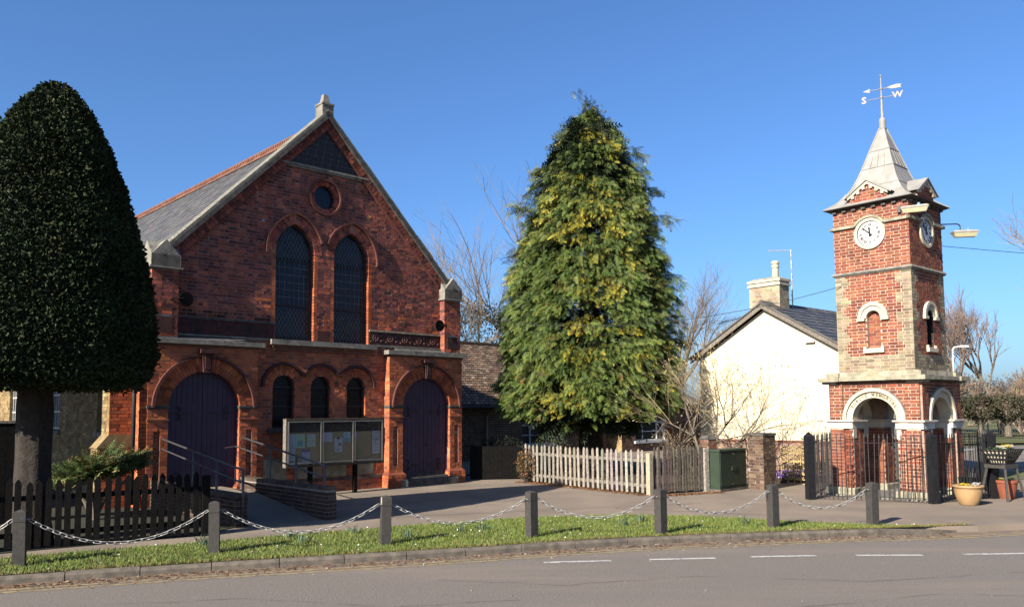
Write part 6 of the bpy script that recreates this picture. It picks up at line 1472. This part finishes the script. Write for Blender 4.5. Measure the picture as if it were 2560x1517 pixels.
for k in range(8):
    x = 25.2 + k * 2.15; y = 57.5 + k * .35
    o = leafy_blob('clipped_tree', (x, y, 0), 1.35, 1.3, .95, 1500, [(.055, .058, .030), (.075, .070, .038), (.045, .052, .026), (.09, .075, .045)], 'clipped tree on pale forked stems, %s from the left beyond the road' % ORD[k], 'tree', .16, 1.15, 'clipped trees in a row', 60 + k)
    m = MB(); m.tube([(0, 0, 0), (0, 0, .9)], [.26, .20], 8)
    for a in range(6): t = a * 1.05 + k; m.tube([(0, 0, .8), (.35 * math.cos(t), .35 * math.sin(t), 1.2), (.8 * math.cos(t), .8 * math.sin(t), 2.0)], [.12, .10, .05], 5)
    m.build('trunk', 'bark_pale', o)
leafy_blob('laurel_bush', (20.6, 40.5, 0), 1.3, 1.2, 1.15, 1800, [(.03, .055, .02), (.045, .075, .028), (.02, .035, .015)], 'glossy dark laurel bush just right of the tower', 'bush', .13, seed=21)
leafy_blob('holly_tree', (-2.05, 50, 0), 2.8, 2.5, 2.9, 4200, DK, 'dark evergreen holly between chapel corner and conifer', 'tree', .15, 3.0, seed=22)
leafy_blob('firethorn_shrub', (0.42, 24.25, 0), .34, .34, .50, 900, [(.22, .10, .04), (.30, .13, .045), (.08, .075, .03), (.05, .07, .025), (.34, .19, .08)], 'russet-leaved shrub at the left end of the picket fence', 'shrub', .055, seed=23, hollow=.2)
leafy_blob('ivy_shrub', (1.15, 24.9, 0), .75, .35, .66, 900, [(.04, .06, .02), (.06, .08, .03), (.10, .09, .04)], 'low green shrub behind the picket fence', 'shrub', .06, seed=24)
leafy_blob('dark_hedge', (-.35, 25.75, 0), .85, .35, .65, 2200, [(.010, .014, .008), (.014, .02, .01)], 'black-green hedge behind the low side gate', 'hedge', .06, seed=25)
leafy_blob('beech_bush', (5.75, 27.6, 0), .75, .6, .85, 1000, [(.62, .27, .06), (.52, .21, .05), (.68, .35, .10)], 'orange-leaved bush at the left foot of the cream house', 'bush', .09, seed=26, hollow=.3)
# juniper by the chapel wall
ju = empty('juniper_shrub', (-8.3, 16.3, 0), 0, 'spreading green juniper between the dark fence and the chapel', 'shrub')
n = 1500; a = np.random.rand(n) * 6.283; q = np.sqrt(np.random.rand(n)); P = np.stack([q * .80 * np.cos(a) + .10, q * .55 * np.sin(a), .74 + .22 * q * np.cos(a) + np.random.rand(n) * .58 * (1.15 - q * .8) + .12 * q], 1)
D = np.stack([np.cos(a) + .3, np.sin(a), np.full(n, .35)], 1) + np.random.normal(0, .3, (n, 3)); Cj = 1.6 * np.array([(.045, .075, .022), (.06, .095, .028), (.03, .05, .018), (.09, .11, .035), (.13, .095, .04)])[np.random.randint(0, 5, n)]
link('foliage', scatter('foliage', spray_template(6, 1.0, .26, -.1, .07), P, D, np.random.uniform(.16, .34, n), np.random.normal(0, .5, n), Cj, tipc=Cj * 1.5), ju)
m = MB()
for k in range(9): t = k * .7; m.tube([(0, 0, -.02), (.2 * math.cos(t), .15 * math.sin(t), .4), (.7 * math.cos(t), .5 * math.sin(t), .85)], [.045, .03, .01], 5)
m.build('stems', 'bark_pale', ju)
# daffodil clumps
DF = [(-4.95, 13.2), (-3.75, 13.85), (-3.35, 13.25), (-2.75, 14.25), (-1.75, 13.75), (-.9, 14.35), (-.55, 14.5), (.35, 15.2), (2.02, 14.95), (2.4, 15.45), (4.25, 15.1)]
DLAB = ['behind the chain by the dark fence end', 'small clump left of the notice-board bollard', 'largest clump left of the notice-board bollard', 'at the path edge left of the notice-board bollard', 'just right of the notice-board bollard', 'left one of two before the tarmac shadow', 'right one of two before the tarmac shadow', 'behind the bollard facing the picket fence', 'between the bollards facing the picket fence', 'small clump beside the concrete-post bollard', 'left of the bollard facing the green cabinet']
for (x, y), lab in zip(DF, DLAB):
    o = empty('daffodil_clump', (x, y, 0), 0, 'grey-green daffodil leaves, ' + lab, 'daffodils', 'daffodil clumps on the verge')
    m = MB()
    for k in range(random.randint(16, 28)):
        a = random.random() * 6.3; r = random.random() * .14; h = random.uniform(.10, .19); lx, ly = random.gauss(0, .05), random.gauss(0, .04); px, py = r * math.cos(a), r * math.sin(a) * .7; w = .007; b = random.random() * 3
        wx, wy = w * math.cos(b), w * math.sin(b); m.add([(px - wx, py - wy, 0), (px + wx, py + wy, 0), (px + lx * .6 + wx, py + ly * .6 + wy, h * .7), (px + lx * .6 - wx, py + ly * .6 - wy, h * .7), (px + lx * 1.3, py + ly * 1.3, h)], [(0, 1, 2, 3), (3, 2, 4)], rb([(.10, .16, .09), (.13, .19, .12), (.08, .13, .07)]))
    m.build('leaves', 'leafy', o)
o = empty('crocus_bed', (8.12, 23.75, 0), 0, 'drift of purple crocuses behind the ornate gate', 'crocuses', kind='stuff')
m = MB()
for k in range(420):
    x, y, z = random.uniform(-.75, .9), random.gauss(0, .22), random.uniform(.10, .26); x2 = x; t = random.random() * 6
    m.add([(x, y, z), (x + .025 * math.cos(t), y + .025 * math.sin(t), z + .05), (x, y, z + .075), (x - .025 * math.cos(t), y - .025 * math.sin(t), z + .05)], [(0, 1, 2, 3)], rb([(.16, .07, .42), (.22, .10, .50), (.12, .05, .34), (.5, .4, .7)]))
m.build('petals', 'petal', o, kind='stuff')
m = MB(); m.frus((-.9, 1.1, -.4, .4), (-.8, 1.0, -.3, .3), 0, .14); m.build('bed_soil', 'earth', o, kind='stuff')

# ---------------------------------------------------------------- far lamp, railing beyond the road, wires
o = empty('lamp_post', (28.9, 53.2, 0), 0, 'thin white street lamp post in the distance right of the tower', 'lamp post')
MB().tube([(0, 0, 0), (0, 0, 1.2), (0, 0, 5.9)], [.085, .06, .045], 8).build('column', 'frame_white', o); m = MB(); m.tube([(0, 0, 5.85), (.1, 0, 6.05), (.65, 0, 6.12)], [.07, .06, .05], 6); m.frus((.45, 1.05, -.12, .12), (.5, 1.0, -.08, .08), 6.06, 6.18); m.build('lamp_head', 'frame_white', o)
o = empty('park_railing', (24.5, 50.3, 0), R(10), 'low black park railing beyond the side road', 'railing')
for z in (.15, .95): MB().box(0, 22, -.02, .02, z, z + .03).build('rail', 'iron', o)
bm_ = MB(); bm_.tube([(0, 0, 0), (0, 0, 1.02)], .012, 4); bme = bm_.mesh('bar', 'iron')
for k in range(120): link('bar', bme, o, (k * .183, 0, 0))
for k in range(9): MB().box(k * 2.7 - .03, k * 2.7 + .03, -.03, .03, 0, 1.1).build('post', 'iron', o)
def wire(a, b, sag, r, label):
    a, b = Vector(a), Vector(b); m = MB(); m.tube([a.lerp(b, t / 24) - Vector((0, 0, sag * 4 * (t / 24) * (1 - t / 24))) for t in range(25)], r, 5); tag(m.build('overhead_wire', 'iron'), label, 'wire')
wire((-1.5, 24.35, 4.98), tw(.18, 1.9, 5.15), .62, .008, 'thin wire sagging from the chapel corner to the tower')
wire(tw(2.08, 1.0, 6.35), (40, 33, 7.6), .3, .008, 'thin wire leaving the right side of the tower')
